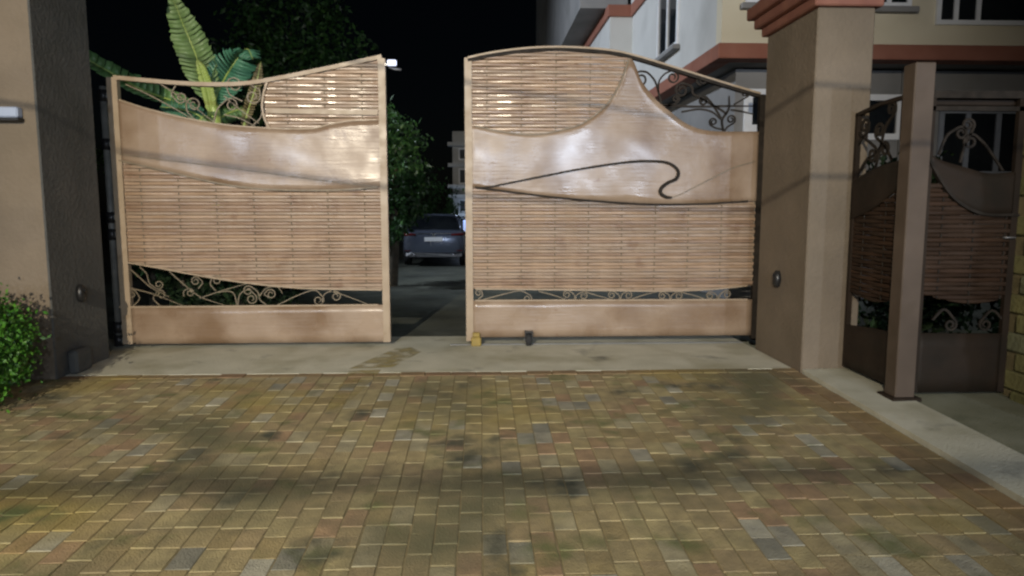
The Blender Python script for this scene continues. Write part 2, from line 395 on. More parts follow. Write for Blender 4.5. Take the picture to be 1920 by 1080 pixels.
for c in range(ncol):
    x = xb - (c + .5) * PW
    y = -1.43 - PL / 2 + (coloff[c] if coloff[c] < .1 else coloff[c]) * -1
    if coloff[c] > .06:                     # a half paver closes the staggered column
        spots.append((x, -1.43 - (coloff[c]) / 2 + .0, coloff[c]))
    while y > -10.4:
        spots.append((x, y, PL)); y -= PL
def area(s):
    u, v, z = proj((s[0], s[1], zg(s[1])))
    if z < .5 or u < -40 or u > 1960 or v > 1120 or v < 0: return 0
    return 1 / z ** 3
full = [s for s in spots if s[2] == PL]; part = [s for s in spots if s[2] != PL]
full.sort(key=area, reverse=True)
slope = math.atan(.032)
for x, y, l in full[:300]:
    o = bpy.data.objects.new('paver', pm); COL.objects.link(o); o.parent = drive
    o.location = (x + random.uniform(-.0025, .0025), y + random.uniform(-.003, .003), zg(y) + random.uniform(-.0015, .002))
    o.rotation_euler = (slope + random.gauss(0, .009), random.gauss(0, .010), random.gauss(0, .008))
    s_ = random.uniform(.97, 1.0); o.scale = (s_, s_, 1)
bulk = MB()
for x, y, l in full[300:] + part:
    z = zg(y) + random.uniform(-.0015, .002); L2 = (l - GAP) / 2; W2 = (PW - GAP) / 2
    dy = random.uniform(-.003, .003); tx = random.gauss(0, .012); ty = random.gauss(0, .014)
    P4 = [(-W2, -L2), (W2, -L2), (W2, L2), (-W2, L2)]
    top = [(x + a * .96, y + b * .98 + dy, z + (slope + tx) * b + ty * a) for a, b in P4]
    low = [(x + a, y + b + dy, z - .003 + (slope + tx) * b + ty * a) for a, b in P4]
    bot = [(p[0], p[1], p[2] - .03) for p in low]
    bulk.add(top + low + bot, [(0, 1, 2, 3)] + [(4 + k, 4 + (k + 1) % 4, (k + 1) % 4, k) for k in range(4)] + [(8 + k, 8 + (k + 1) % 4, 4 + (k + 1) % 4, 4 + k) for k in range(4)])
bulk.build('paver_field', M['paver_bulk'], drive)['kind'] = 'stuff'
brd = MB()
def brick(mb, x0, x1, y0, y1):
    j = random.uniform(-.004, .004); g = .004
    za, zb = zg(y0) + j, zg(y1) + j
    P = [(x0 + g, y0 + g, za), (x1 - g, y0 + g, za), (x1 - g, y1 - g, zb), (x0 + g, y1 - g, zb)]
    i = .004
    T_ = [(x0 + g + i, y0 + g + i, za + .003), (x1 - g - i, y0 + g + i, za + .003), (x1 - g - i, y1 - g - i, zb + .003), (x0 + g + i, y1 - g - i, zb + .003)]
    B_ = [(p[0], p[1], p[2] - .035) for p in P]
    mb.add(T_ + P + B_, [(0, 1, 2, 3)] + [(4 + k, 4 + (k + 1) % 4, (k + 1) % 4, k) for k in range(4)] + [(8 + k, 8 + (k + 1) % 4, 4 + (k + 1) % 4, 4 + k) for k in range(4)])
x = -7.1
while x < XR - .05:
    brick(brd, x, min(XR - .004, x + .235), -1.43, -1.305); x += .235
y = -1.43
while y > -10.3:
    brick(brd, xb, xb + .145, y - .235, y); brick(brd, xb + .15, XR - .006, y - .235, y); y -= .235
brd.build('border_pavers', M['border'], drive)['kind'] = 'stuff'

# right hand pavement: pale kerb strip, mossy floor
rp = MB()
V = []
for y in (-1.46, -3.5, -6, -10.6): V += [(XR + .005, y, zg(y) + .035), (XR + .46, y, zg(y) + .045), (XR + .46, y, -.55), (XR + .005, y, -.55)]
Fc = [(i * 4 + k, i * 4 + (k + 1) % 4, i * 4 + 4 + (k + 1) % 4, i * 4 + 4 + k) for i in range(3) for k in range(4)] + [(0, 1, 2, 3), (12, 13, 14, 15)]
tag(mesh('kerb_strip', V, Fc, M['concrete']), kind='structure')
V = []
for y in (.5, -1.46, -3.5, -6, -10.6): V += [(XR + .462, y, zg(y) + .035), (9, y, zg(y) + .035), (9, y, -.55), (XR + .462, y, -.55)]
Fc = [(i * 4 + k, i * 4 + (k + 1) % 4, i * 4 + 4 + (k + 1) % 4, i * 4 + 4 + k) for i in range(4) for k in range(4)] + [(0, 1, 2, 3), (16, 17, 18, 19)]
tag(mesh('side_pavement', V, Fc, M['apron']), kind='structure')

# ------------------------------------------------------------------ pillars
def pillar(x0, x1, y0, y1, h, label, mt, front_mt=None):
    t = thing('gate_pillar', ((x0 + x1) / 2, (y0 + y1) / 2, Z0), label, 'pillar')
    sh = MB().box(x0, x1, y0, y1, -.4, h, .012).build('shaft', mt, t)
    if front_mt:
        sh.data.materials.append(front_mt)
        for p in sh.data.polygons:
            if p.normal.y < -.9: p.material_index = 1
    for k, (e, za, zb) in enumerate(((.05, 0, .09), (.11, .09, .19), (.17, .19, .31), (.09, .31, .38))):
        MB().box(x0 - e, x1 + e, y0 - e, y1 + e, h + za + .001, h + zb, .012).build('cornice_moulding', M['cornice'], t)
    return t
PR = pillar(XR, XR + .52, -1.45, -.33, 3.24, 'beige rendered pillar with red stepped cornice at the right of the gate', M['pillar'])
PLt = pillar(XL - .95, XL, -1.42, -.50, 3.72, 'beige-fronted pillar with sides coloured in shade grey at the left of the gate, behind the hedge', M['pillar_shaded'], M['pillar'])
def sensor(p, sx, label):
    t = thing('gate_sensor', tuple(p), label, 'sensor', 'black gate sensors on the pillars')
    # oval housing with a shallow dome and a round eye
    rings = []
    for d, s in ((0, 1), (.03, 1), (.05, .8), (.058, .4)):
        rings.append([(p[0] + sx * d, p[1] + .055 * s * math.cos(a), p[2] + .085 * s * math.sin(a)) for a in np.linspace(0, 2 * math.pi, 16, endpoint=False)])
    V, Fc = loft(rings); mesh('housing', V, Fc, M['black'], t, True)
    rings = [[(p[0] + sx * d, p[1] + .022 * s * math.cos(a), p[2] + .03 + .022 * s * math.sin(a)) for a in np.linspace(0, 2 * math.pi, 12, endpoint=False)] for d, s in ((.05, 1), (.064, .9))]
    V, Fc = loft(rings); mesh('lens', V, Fc, M['glass'], t, True)
sensor(onX(148, 550, XL), 1, 'small black oval sensor on the inner side of the left pillar')
sensor(onX(1460, 523, XR), -1, 'small black oval sensor on the inner side of the right pillar')
p = onX(140, 660, XL)
mesh_box = MB().box(XL, XL + .09, p[1] - .13, p[1] + .13, Z0, Z0 + .22, .02).build('junction_box', M['pillar_shaded'])
tag(mesh_box, 'small dark box low on the inner side of the left pillar', 'box')
a = onY(-70, 206, -1.42); b = onY(44, 222, -1.42)
t = thing('wall_light', (b[0] - .2, -1.45, b[2]), 'slim pale lit tube light on the front of the left pillar', 'wall light')
MB().box(a[0], b[0], -1.50, -1.421, b[2], a[2] + .02, .012).build('diffuser', M['tube_light'], t)
MB().box(a[0], b[0] + .01, -1.51, -1.4212, b[2] - .03, b[2] - .001, .006).build('housing', M['black'], t)

# ------------------------------------------------------------------ shapes in the plane of a gate leaf
class Plane:
    """maps picture points of a flat leaf to its own plane and metres (s along, z up)"""
    def __init__(s, axis, c, nrm): s.axis, s.c, s.n = axis, c, nrm        # nrm: sign of the side that faces the viewer
    def to(s, u, v):
        if s.axis == 'Y': q = onY(u, v, s.c); return (q[0], q[2])
        q = onX(u, v, s.c); return (q[1], q[2])
    def pts(s, P): return np.array([s.to(*p) for p in P])
    def w(s, a, d, z):                        # d: metres proud of the plane towards the viewer
        return (a, s.c + s.n * d, z) if s.axis == 'Y' else (s.c + s.n * d, a, z)
def ribbon(pl, pts, wd, d0, d1, name, mt, par):
    pts = np.asarray(pts); N = len(pts); wd = wd if hasattr(wd, '__len__') else [wd] * N
    V = []
    for i in range(N):
        t = pts[min(i + 1, N - 1)] - pts[max(i - 1, 0)]; t = t / (np.linalg.norm(t) + 1e-9); nn = np.array([-t[1], t[0]]) * wd[i] / 2
        a, b = pts[i] + nn, pts[i] - nn
        V += [pl.w(a[0], d1, a[1]), pl.w(b[0], d1, b[1]), pl.w(b[0], d0, b[1]), pl.w(a[0], d0, a[1])]
    Fc = [(i * 4 + k, i * 4 + (k + 1) % 4, i * 4 + 4 + (k + 1) % 4, i * 4 + 4 + k) for i in range(N - 1) for k in range(4)]
    Fc += [(0, 1, 2, 3), tuple(4 * N - 4 + k for k in range(4))]
    return mesh(name, V, Fc, mt, par)
def plate(pl, top, bot, d0, d1, name, mt, par, nx=70, ny=10, wav=.004, x0=None, x1=None, seed=0):
    ft, fb = fn(top), fn(bot)
    x0 = top[:, 0].min() if x0 is None else x0; x1 = top[:, 0].max() if x1 is None else x1
    xs = np.linspace(x0, x1, nx); r = np.random.default_rng(seed); ph = r.uniform(0, 6.28, 8); fr = r.uniform(1.2, 5.5, 8)
    V = []; Fc = []
    for side in (0, 1):
        for i, x in enumerate(xs):
            za, zb = fb(x), ft(x)
            if zb < za + .002: zb = za + .002
            for j in range(ny):
                z = za + (zb - za) * j / (ny - 1)
                e = 0
                if side == 0 and 0 < i < nx - 1 and 0 < j < ny - 1:
                    e = wav * sum(math.sin(fr[k] * x + ph[k] + fr[(k + 3) % 8] * z * 1.3) for k in range(8)) / 3
                V.append(pl.w(x, (d1 + e) if side == 0 else d0, z))
    n = nx * ny
    for i in range(nx - 1):
        for j in range(ny - 1):
            a = i * ny + j; Fc.append((a, a + 1, a + ny + 1, a + ny)); a += n; Fc.append((a, a + ny, a + ny + 1, a + 1))
    for i in range(nx - 1):
        for j in (0, ny - 1):
            a = i * ny + j; Fc.append((a, a + ny, a + ny + n, a + n))
    for j in range(ny - 1):
        for i in (0, nx - 1):
            a = i * ny + j; Fc.append((a, a + 1, a + 1 + n, a + n))
    o = mesh(name, V, Fc, mt, par, True)
    return o
def weave(pl, top, bot, x0, x1, col, xc, pitch, par, mt, rod_mt, A=.015, gap=.002, dc=0.0, seg=5):
    """horizontal flat strips woven over upright rods, each strip a part; xc: where one column border lies"""
    ft, fb = fn(top), fn(bot)
    xs = [x0]
    k0 = math.floor((x0 - xc) / col * seg) + 1
    while xc + k0 * col / seg < x1 - 1e-4: xs.append(xc + k0 * col / seg); k0 += 1
    xs.append(x1)
    xs = np.array([x for i, x in enumerate(xs) if i == 0 or x - xs[i - 1] > .004])
    T, Bq = ft(xs), fb(xs)
    z = Bq.min(); k = 0
    while z < T.max():
        za, zb = z + gap / 2, z + pitch - gap / 2
        lo, hi = np.maximum(za, Bq), np.minimum(zb, T)
        ok = hi - lo > .004
        i = 0
        while i < len(xs):
            if not ok[i]: i += 1; continue
            j = i
            while j + 1 < len(xs) and ok[j + 1]: j += 1
            if j - i >= 2:
                rings = []
                sag = random.uniform(-.0018, .0018); am = A * random.uniform(.85, 1.12)
                for m in range(i, j + 1):
                    d = dc + am * math.sin(math.pi * (xs[m] - xc) / col) * (1 if k % 2 == 0 else -1)
                    l, h = lo[m] + sag, hi[m] + sag
                    q = l + (h - l) * .5
                    rings.append([pl.w(xs[m], d, l), pl.w(xs[m], d + .006, l + (h - l) * .3), pl.w(xs[m], d + .006, l + (h - l) * .7), pl.w(xs[m], d, h), pl.w(xs[m], d - .004, q)])
                V, Fc = loft(rings); mesh('slat', V, Fc, mt, par)
            i = j + 1
        z += pitch; k += 1
    c = math.ceil((x0 - xc) / col - .5)
    while xc + (c + .5) * col < x1:
        x = xc + (c + .5) * col
        if x > x0 + .01 and ft(x) - fb(x) > .05:
            MB().tube([pl.w(x, dc, fb(x) + .003), pl.w(x, dc, ft(x) - .003)], .006, 6).build('weave_rod', rod_mt, par)
        c += 1
def scroll(pl, P, r0, sgn, par, mt, turns=1.4, w=.014, name='scroll', d=0.0, both=None):
    """a bar through picture points that runs on into a spiral; r0 in metres, sgn +1 turns left"""
    C = catmull(pl.pts(P), 6)
    def spiral(C, r0, sgn):
        t = C[-1] - C[-2]; h = math.atan2(t[1], t[0]); r = r0; out = []; q = C[-1].copy(); tot = 0
        while tot < turns * 2 * math.pi:
            da = .33; q = q + np.array([math.cos(h + sgn * da / 2), math.sin(h + sgn * da / 2)]) * da * r
            h += sgn * da; tot += da; r = r0 * (1 - .72 * tot / (turns * 2 * math.pi)); out.append(q.copy())
        return np.vstack([C, out])
    if r0: C = spiral(C, r0, sgn)
    if both: C = spiral(C[::-1], both[0], both[1])
    ww = np.full(len(C), w); ww[-8:] = np.linspace(w, w * .55, 8)[:len(ww[-8:])] if len(C) >= 8 else w
    return ribbon(pl, C, ww, d - .007, d + .007, name, mt, par)
def stile(pl, P, wpx, d, name, mt, par):
    pts = pl.pts(P); wm = abs(pl.to(P[0][0] + wpx, P[0][1])[0] - pl.to(P[0][0], P[0][1])[0])
    return ribbon(pl, pts, wm, -d, d, name, mt, par)

# ------------------------------------------------------------------ left leaf
pl = Plane('Y', 0.0, -1)
xL0, xL1 = -3.80, -1.055          # inner edges of its stiles
LG = thing('gate_leaf', (-2.4, 0, Z0), 'left leaf of the big beige metal gate with sagging top, before the banana plant', 'gate', 'leaves of the driveway gate')
xs_, zs_ = -3.845, 2.82
ribbon(pl, [(-3.85, -.005), (-3.85, 2.83)], .105, -.035, .035, 'stile', M['frame'], LG)
ribbon(pl, [(-1.045, -.005), (-1.045, 3.045)], .078, -.035, .035, 'stile', M['frame'], LG)
rail = catmull(pl.pts([(215, 146), (260, 150), (330, 156), (400, 159), (460, 157), (520, 148), (600, 132), (680, 115), (716, 107)]), 6)
ribbon(pl, rail, .042, -.04, .04, 'top_rail', M['frame'], LG)
p_top = pl.pts([(226, 188), (280, 205), (350, 222), (420, 234), (490, 240), (540, 242), (590, 241), (622, 233), (660, 227), (709, 225)])
p_bot = pl.pts([(226, 301), (300, 318), (380, 337), (450, 350), (520, 356), (600, 357), (660, 355), (709, 351)])
plate(pl, p_top, p_bot, .004, .030, 'sheet_panel', M['sheet'], LG, 80, 12, .005, xL0, xL1, 3)
ribbon(pl, catmull(p_bot, 6), .016, .0, .044, 'edge_bar', M['bronze'], LG)
ribbon(pl, catmull(pl.pts([(228, 290), (300, 299), (400, 311), (520, 327), (640, 343), (709, 350)]), 5), .009, .026, .040, 'edge_bar', M['bronze'], LG)  # thin brown bar laid along the overhead wire's shadow line
ribbon(pl, catmull(p_top, 6), .014, .0, .038, 'edge_bar', M['frame'], LG)
w_bot = pl.pts([(226, 489), (300, 502), (380, 517), (450, 528), (530, 537), (600, 541), (716, 543)])
w_top = p_bot + np.array([0, .012])
col = .395
weave(pl, w_top, w_bot, xL0, xL1, col, xL1 - .01, .0355, LG, M['slat'], M['bronze'])
ribbon(pl, catmull(w_bot, 6), .016, -.015, .030, 'edge_bar', M['frame'], LG)
# upper woven panel
arc = catmull(pl.pts([(503, 152), (496, 175), (493, 200), (498, 224), (508, 243)]), 6)
u_top = pl.pts([(490, 154), (520, 150), (600, 135), (680, 118), (709, 111)])
u_bot = pl.pts([(490, 246), (540, 246), (590, 245), (622, 237), (660, 231), (709, 229)])
xw0 = pl.to(497, 200)[0]
weave(pl, u_top, u_bot, xw0, xL1, col, xL1 - .01, .0355, LG, M['slat'], M['bronze'], A=.014)
ribbon(pl, arc, .022, -.03, .034, 'edge_bar', M['frame'], LG)
bar = pl.pts([(500, 208), (600, 210), (709, 212)])
ribbon(pl, bar, .05, .0, .03, 'cross_bar', M['frame'], LG)
# kick plate and lower opening
k_top = pl.pts([(226, 575), (400, 574), (709, 571)])
k_bot = np.array([(xL0, -.005), (-2.4, -.005), (xL1, -.003)])
plate(pl, k_top, k_bot, -.01, .026, 'kick_panel', M['sheet'], LG, 60, 6, .004, xL0, xL1, 5)
ribbon(pl, k_top, .016, -.012, .034, 'edge_bar', M['frame'], LG)
B_ = M['bronze']
for P, r0, sg, kw in (
    ([(245, 505), (262, 520), (285, 540), (318, 557)], .0, 1, {}),
    ([(318, 509), (345, 533), (375, 556), (420, 572)], .0, 1, {}),
    ([(375, 559), (410, 547), (465, 531)], .0, 1, {}),
    ([(262, 500), (275, 513), (280, 530), (292, 540)], .05, 1, {}),
    ([(345, 556), (345, 546), (352, 542)], .045, -1, {}),
    ([(405, 545), (395, 534), (396, 524)], .055, -1, {}),
    ([(372, 541), (380, 530), (374, 522)], .05, 1, {}),
    ([(500, 572), (488, 562), (484, 548), (472, 538)], .055, 1, {}),
    ([(445, 575), (440, 553), (430, 546), (410, 548)], .0, 1, {}),
    ([(446, 575), (450, 552), (466, 543), (478, 552)], .06, -1, {}),
    ([(486, 556), (500, 540), (520, 538), (530, 550)], .0, 1, {}),
    ([(505, 558), (496, 552), (500, 546)], .055, -1, {}),
    ([(518, 573), (560, 553), (590, 544), (604, 555)], .06, -1, {}),
    ([(604, 572), (606, 556), (614, 548), (628, 546)], .055, -1, {}),
    ([(618, 545), (650, 555), (694, 572)], .0, 1, {}),
    ([(250, 574), (262, 560), (256, 548)], .05, 1, {}),
    ([(300, 573), (288, 560), (294, 548)], .05, -1, {}),
    ([(245, 540), (290, 552), (345, 574)], .0, 1, {}),
):
    scroll(pl, P, r0, sg, LG, B_, w=.0095, **kw)
# scrolls in the upper opening
for P, r0, sg in (
    ([(236, 158), (280, 178), (330, 205), (362, 224)], 0, 1),
    ([(300, 157), (350, 190), (400, 228)], 0, 1),
    ([(420, 215), (450, 222), (482, 239)], 0, 1),
    ([(470, 238), (488, 222), (493, 200)], 0, 1),
    ([(420, 180), (450, 205), (486, 232)], 0, 1),
    ([(455, 190), (432, 178), (426, 166)], .085, -1),
    ([(470, 160), (486, 168), (488, 180)], .075, -1),
    ([(400, 232), (408, 205), (424, 188)], .07, -1),
    ([(368, 226), (352, 210), (350, 198)], .075, -1),
    ([(330, 160), (322, 175), (330, 188)], .06, 1),
):
    scroll(pl, P, r0, sg, LG, B_, w=.012)
# small led light clipped on the top of the free stile
q = pl.to(735, 119)
t = thing('led_light', (q[0], 0, q[1]), 'tiny lit white led light clipped to the top corner of the left gate leaf', 'light')
MB().box(q[0] - .045, q[0] + .05, -.05, .0, q[1] - .028, q[1] + .03, .008).build('lens', M['led'], t)
MB().box(q[0] - .11, q[0] - .045, -.03, -.005, q[1] - .03, q[1] - .005).build('clip', M['grey_metal'], t)
MB().tube([(q[0] - .03, -.02, q[1] - .045), (q[0] + .03, -.02, q[1] - .062), (q[0] + .10, -.02, q[1] - .066)], [.008, .012, .014], 6).build('cable', M['grey_metal'], t, True)
# hinge post of the left leaf
hp = thing('hinge_post', (-3.74 - .27, .10, Z0), 'dark steel hinge post between the left pillar and the left gate leaf', 'post')
MB().tube([(-3.99, .06, Z0), (-3.99, .06, 2.75)], .035, 10).build('pole', M['pole'], hp, True)
for v in (178, 270, 408, 440, 615, 640):
    z = pl.to(200, v)[1]
    MB().box(-3.985, -3.905, .035, .085, z - .03, z + .03, .006).build('hinge', M['pole'], hp)
    MB().tube([(-3.99, .06, z - .06), (-3.99, .06, z + .06)], .05, 10).build('hinge_collar', M['black'], hp, True)

# ------------------------------------------------------------------ right leaf
xR0, xR1 = -.105, 3.05
RG = thing('gate_leaf', (1.45, 0, Z0), 'right leaf of the big beige metal gate with a humped top and black S-shaped bar', 'gate', 'leaves of the driveway gate')
ribbon(pl, [(-.128, .0), (-.128, 3.06)], .078, -.035, .035, 'stile', M['frame'], RG)
ribbon(pl, [(3.085, .0), (3.085, 2.70)], .07, -.035, .035, 'stile', M['iron'], RG)  # near-black stile stands for the shadow gap beside the pillar
rail = catmull(pl.pts([(877, 109), (920, 100), (980, 92), (1040, 89), (1100, 91), (1150, 96), (1190, 105), (1260, 126), (1340, 151), (1400, 169), (1424, 176)]), 6)
ribbon(pl, rail, .02, -.04, .04, 'top_rail', M['frame'], RG)
ribbon(pl, rail - np.array([0, .027]), .032, -.03, .036, 'under_rail', M['iron'], RG)
s_top = pl.pts([(891, 236), (939, 246), (998, 252), (1049, 244), (1093, 230), (1137, 195), (1162, 154), (1176, 118), (1180, 108), (1190, 122), (1202, 153), (1228, 186), (1253, 208), (1282, 230), (1313, 243), (1351, 247), (1400, 247)])
s_bot = pl.pts([(891, 351), (960, 360), (1040, 370), (1130, 378), (1220, 383), (1320, 382), (1400, 377)])
plate(pl, s_top, s_bot, .004, .030, 'sheet_panel', M['sheet'], RG, 110, 16, .006, xR0, xR1, 11)
ribbon(pl, catmull(s_bot, 6), .016, .0, .046, 'edge_bar', M['iron'], RG)
sb = catmull(pl.pts([(893, 352), (920, 350), (1000, 334), (1100, 315), (1180, 304), (1230, 303), (1255, 308), (1269, 321), (1266, 335), (1250, 343), (1238, 353), (1237, 363), (1250, 370), (1270, 366), (1320, 341), (1370, 316), (1402, 306), (1414, 303)]), 8)
ns = 12 * 8 + 5
ribbon(pl, sb[:ns], list(np.interp(np.linspace(0, 1, ns), [0, .35, .65, .95, 1], [.012, .024, .034, .034, .018])), .028, .062, 's_bar', M['iron'], RG)
ribbon(pl, sb[ns - 1:], .010, .028, .044, 's_bar_tail', M['bronze'], RG)
arcR = catmull(pl.pts([(891, 237), (939, 247), (998, 253), (1049, 245), (1093, 231), (1137, 196), (1162, 155), (1178, 112)]), 6)
ribbon(pl, arcR, .014, .0, .042, 'edge_bar', M['bronze'], RG)
u_top = pl.pts([(891, 110), (920, 103), (980, 95), (1040, 92), (1100, 94), (1150, 99), (1184, 106)])
u_bot = pl.pts([(891, 248), (939, 258), (998, 264), (1049, 258), (1093, 246), (1137, 218), (1162, 186), (1176, 160), (1190, 140)])
colR = .372
weave(pl, u_top, u_bot, xR0, pl.to(1180, 150)[0], colR, xR0 - .01, .0355, RG, M['slat'], M['bronze'], A=.014)
w_bot = pl.pts([(891, 541), (1000, 542), (1130, 544), (1250, 545), (1330, 542), (1400, 535)])
weave(pl, s_bot + np.array([0, .012]), w_bot, xR0, xR1, colR, xR0 - .01, .0355, RG, M['slat'], M['bronze'])
ribbon(pl, catmull(w_bot, 6), .016, -.015, .030, 'edge_bar', M['frame'], RG)
k_top = pl.pts([(891, 563), (1150, 562), (1400, 561)])
k_bot = np.array([(xR0, .04), (1.4, .04), (xR1, .04)])
plate(pl, k_top, k_bot, -.01, .026, 'kick_panel', M['sheet'], RG, 60, 6, .004, xR0, xR1, 6)
ribbon(pl, k_top, .016, -.012, .034, 'edge_bar', M['frame'], RG)
for P, r0, sg in (
    ([(905, 562), (950, 550), (975, 545), (992, 552)], .05, -1),
    ([(1010, 546), (1040, 554), (1062, 562)], 0, 1),
    ([(1078, 562), (1076, 552), (1068, 546)], .045, 1),
    ([(1079, 562), (1081, 553), (1090, 548)], .045, -1),
    ([(1093, 546), (1120, 554), (1148, 562)], 0, 1),
    ([(1162, 562), (1160, 553), (1152, 547)], .045, 1),
    ([(1163, 562), (1166, 552), (1174, 547)], .045, -1),
    ([(1180, 562), (1210, 552), (1236, 546)], 0, 1),
    ([(1256, 562), (1254, 553), (1246, 548)], .045, 1),
    ([(1257, 562), (1260, 553), (1268, 548)], .045, -1),
    ([(1275, 547), (1305, 555), (1325, 562)], 0, 1),
    ([(1345, 562), (1343, 553), (1336, 548)], .045, 1),
    ([(1346, 562), (1350, 552), (1358, 546)], .045, -1),
    ([(897, 560), (904, 555), (904, 549)], .04, 1),
):
    scroll(pl, P, r0, sg, RG, B_, w=.011)
I_ = M['iron']
for P, r0, sg, w_ in (
    ([(1240, 196), (1236, 178), (1228, 152), (1215, 137), (1206, 134)], .085, 1, .016),
    ([(1234, 172), (1236, 152), (1246, 139), (1256, 134)], .07, -1, .014),
    ([(1240, 197), (1300, 200), (1360, 199), (1412, 199)], 0, 1, .018),
    ([(1362, 214), (1350, 205), (1320, 188), (1300, 176), (1297, 163), (1284, 157)], .075, 1, .018),
    ([(1240, 200), (1262, 196), (1270, 192)], .04, 1, .016),
    ([(1278, 210), (1310, 205), (1335, 210), (1352, 225)], 0, 1, .016),
    ([(1352, 222), (1336, 196), (1326, 184)], .05, 1, .018),
    ([(1356, 246), (1354, 225), (1366, 205), (1367, 180)], 0, 1, .02),
    ([(1356, 243), (1342, 240), (1334, 236)], .045, -1, .014),
    ([(1358, 246), (1364, 238), (1374, 232)], .05, 1, .014),
    ([(1370, 206), (1390, 209), (1412, 214)], 0, 1, .016),
    ([(1314, 160), (1306, 154), (1310, 146)], .05, -1, .013),
    ([(1376, 196), (1390, 188), (1400, 182)], .04, 1, .014),
):
    scroll(pl, P, r0, sg, RG, I_, w=w_ * 1.25, turns=1.5)
# caster wheel and yellow foot under the right leaf
q = onZ(990, 645, Z0)
cw = thing('caster_wheel', (q[0], -.01, Z0), 'small black caster wheel under the right gate leaf', 'wheel')
rings = [[(q[0] + d, -.085 + r * math.cos(a), Z0 + .071 + r * math.sin(a)) for a in np.linspace(0, 2 * math.pi, 18, endpoint=False)] for d, r in ((-.03, .04), (-.03, .062), (-.02, .07), (.02, .07), (.03, .062), (.03, .04))]
V, Fc = loft(rings); mesh('tyre', V, Fc, M['rubber'], cw, True)
MB().box(q[0] - .042, q[0] - .034, -.11, -.06, Z0 + .05, Z0 + .15).box(q[0] + .034, q[0] + .042, -.11, -.06, Z0 + .05, Z0 + .15).box(q[0] - .045, q[0] + .045, -.12, -.03, Z0 + .15, Z0 + .165).build('fork', M['black'], cw)
MB().tube([(q[0] - .047, -.085, Z0 + .071), (q[0] + .047, -.085, Z0 + .071)], .009, 8).build('axle', M['grey_metal'], cw)
q = onZ(893, 648, Z0)
tag(MB().box(q[0] - .055, q[0] + .055, -.10, -.036, Z0 + .001, Z0 + .10, .012).box(q[0] - .04, q[0] + .04, -.09, -.036, Z0 + .10, Z0 + .15, .008).build('gate_stop', M['yellow']),
    'yellow painted foot under the free corner of the right gate leaf', 'gate stop')
hp2 = thing('hinge_post', (3.04, .06, Z0), 'dark hinge post hidden in the shadow beside the right pillar', 'post')
hp2.location = (XR + .17, .17, Z0); ORG[hp2.name] = np.array(hp2.location)
MB().tube([(XR + .17, .165, Z0), (XR + .17, .165, 2.72)], .035, 10).build('pole', M['iron'], hp2, True)
for z in (.25, 1.3, 2.45):
    MB().box(3.09, XR + .17, .037, .15, z - .04, z + .04, .006).build('hinge', M['iron'], hp2)

# ------------------------------------------------------------------ pedestrian gate at the right: post, flank panel, front panel
XP = 3.36
post_b = onZ(1688, 744, zg(-2.5) + .045)
py = post_b[1]
gp = thing('gate_post', (XP + .04, py, zg(py)), 'tan square steel post at the corner of the pedestrian gate', 'post')
zt = onY(1738, 120, py)[2]
MB().box(XP - .06, XP + .10, py - .08, py + .08, zg(py) - .05, zt, .008).build('shaft', M['brown_post'], gp)
MB().box(XP - .10, XP + .14, py - .12, py + .12, zg(py) + .0, zg(py) + .06, .008).build('base_plate', M['brown_gate_shaded'], gp)
px = Plane('X', XP + .02, -1)
FG = thing('side_gate', (XP, -1.95, zg(-2)), 'narrow dark brown woven metal panel between the right pillar and the tan post', 'gate', 'panels of the pedestrian gate')
ya, yb = -1.475, py + .085            # far and near ends
zf = zg(-2) + .09
def zat(u, v): return px.to(u, v)[1]
t_far, t_near = zat(1583, 222), zat(1680, 186)
ribbon(px, [(ya - .02, zf), (ya - .02, t_far)], .04, -.02, .02, 'stile', M['brown_gate_shaded'], FG)
ribbon(px, [(yb + .02, zf), (yb + .02, t_near)], .04, -.02, .02, 'stile', M['brown_gate_shaded'], FG)
ribbon(px, [(ya, t_far), ((ya + yb) / 2, (t_far + t_near) / 2 + .02), (yb, t_near)], .03, -.02, .02, 'top_rail', M['brown_gate_shaded'], FG)
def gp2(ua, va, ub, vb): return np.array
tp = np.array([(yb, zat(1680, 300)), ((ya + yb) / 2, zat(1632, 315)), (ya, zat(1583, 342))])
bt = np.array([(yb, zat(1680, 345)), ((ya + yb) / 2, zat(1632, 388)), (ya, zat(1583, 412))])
plate(px, tp, bt, .002, .022, 'sheet_panel', M['brown_gate_shaded'], FG, 30, 6, .002, yb, ya, 4)
wb = np.array([(yb, zat(1672, 562)), ((ya + yb) / 2, zat(1620, 562)), (ya, zat(1572, 543))])
weave(px, bt + np.array([0, .01]), wb, yb + .04, ya - .04, .33, ya - .04, .0355, FG, M['brown_slat_shaded'], M['iron'], A=.014)
kt = np.array([(yb, zat(1668, 620)), ((ya + yb) / 2, zat(1618, 610)), (ya, zat(1568, 602))])
plate(px, kt, np.array([(yb, zf), ((ya + yb) / 2, zf), (ya, zf)]), -.005, .018, 'kick_panel', M['brown_gate_shaded'], FG, 20, 5, .002, yb, ya, 8)
for P, r0, sg in (
    ([(1583, 230), (1605, 245), (1625, 262), (1640, 275)], .07, 1), ([(1590, 335), (1600, 300), (1610, 270), (1625, 250)], .07, -1),
    ([(1640, 320), (1650, 280), (1660, 240), (1676, 215)], .06, -1), ([(1610, 325), (1625, 300), (1640, 290), (1655, 270)], .06, 1),
    ([(1672, 300), (1660, 275), (1645, 260)], .07, 1), ([(1600, 290), (1588, 275), (1590, 262)], .05, -1)):
    scroll(px, P, r0, sg, FG, I_, w=.022)
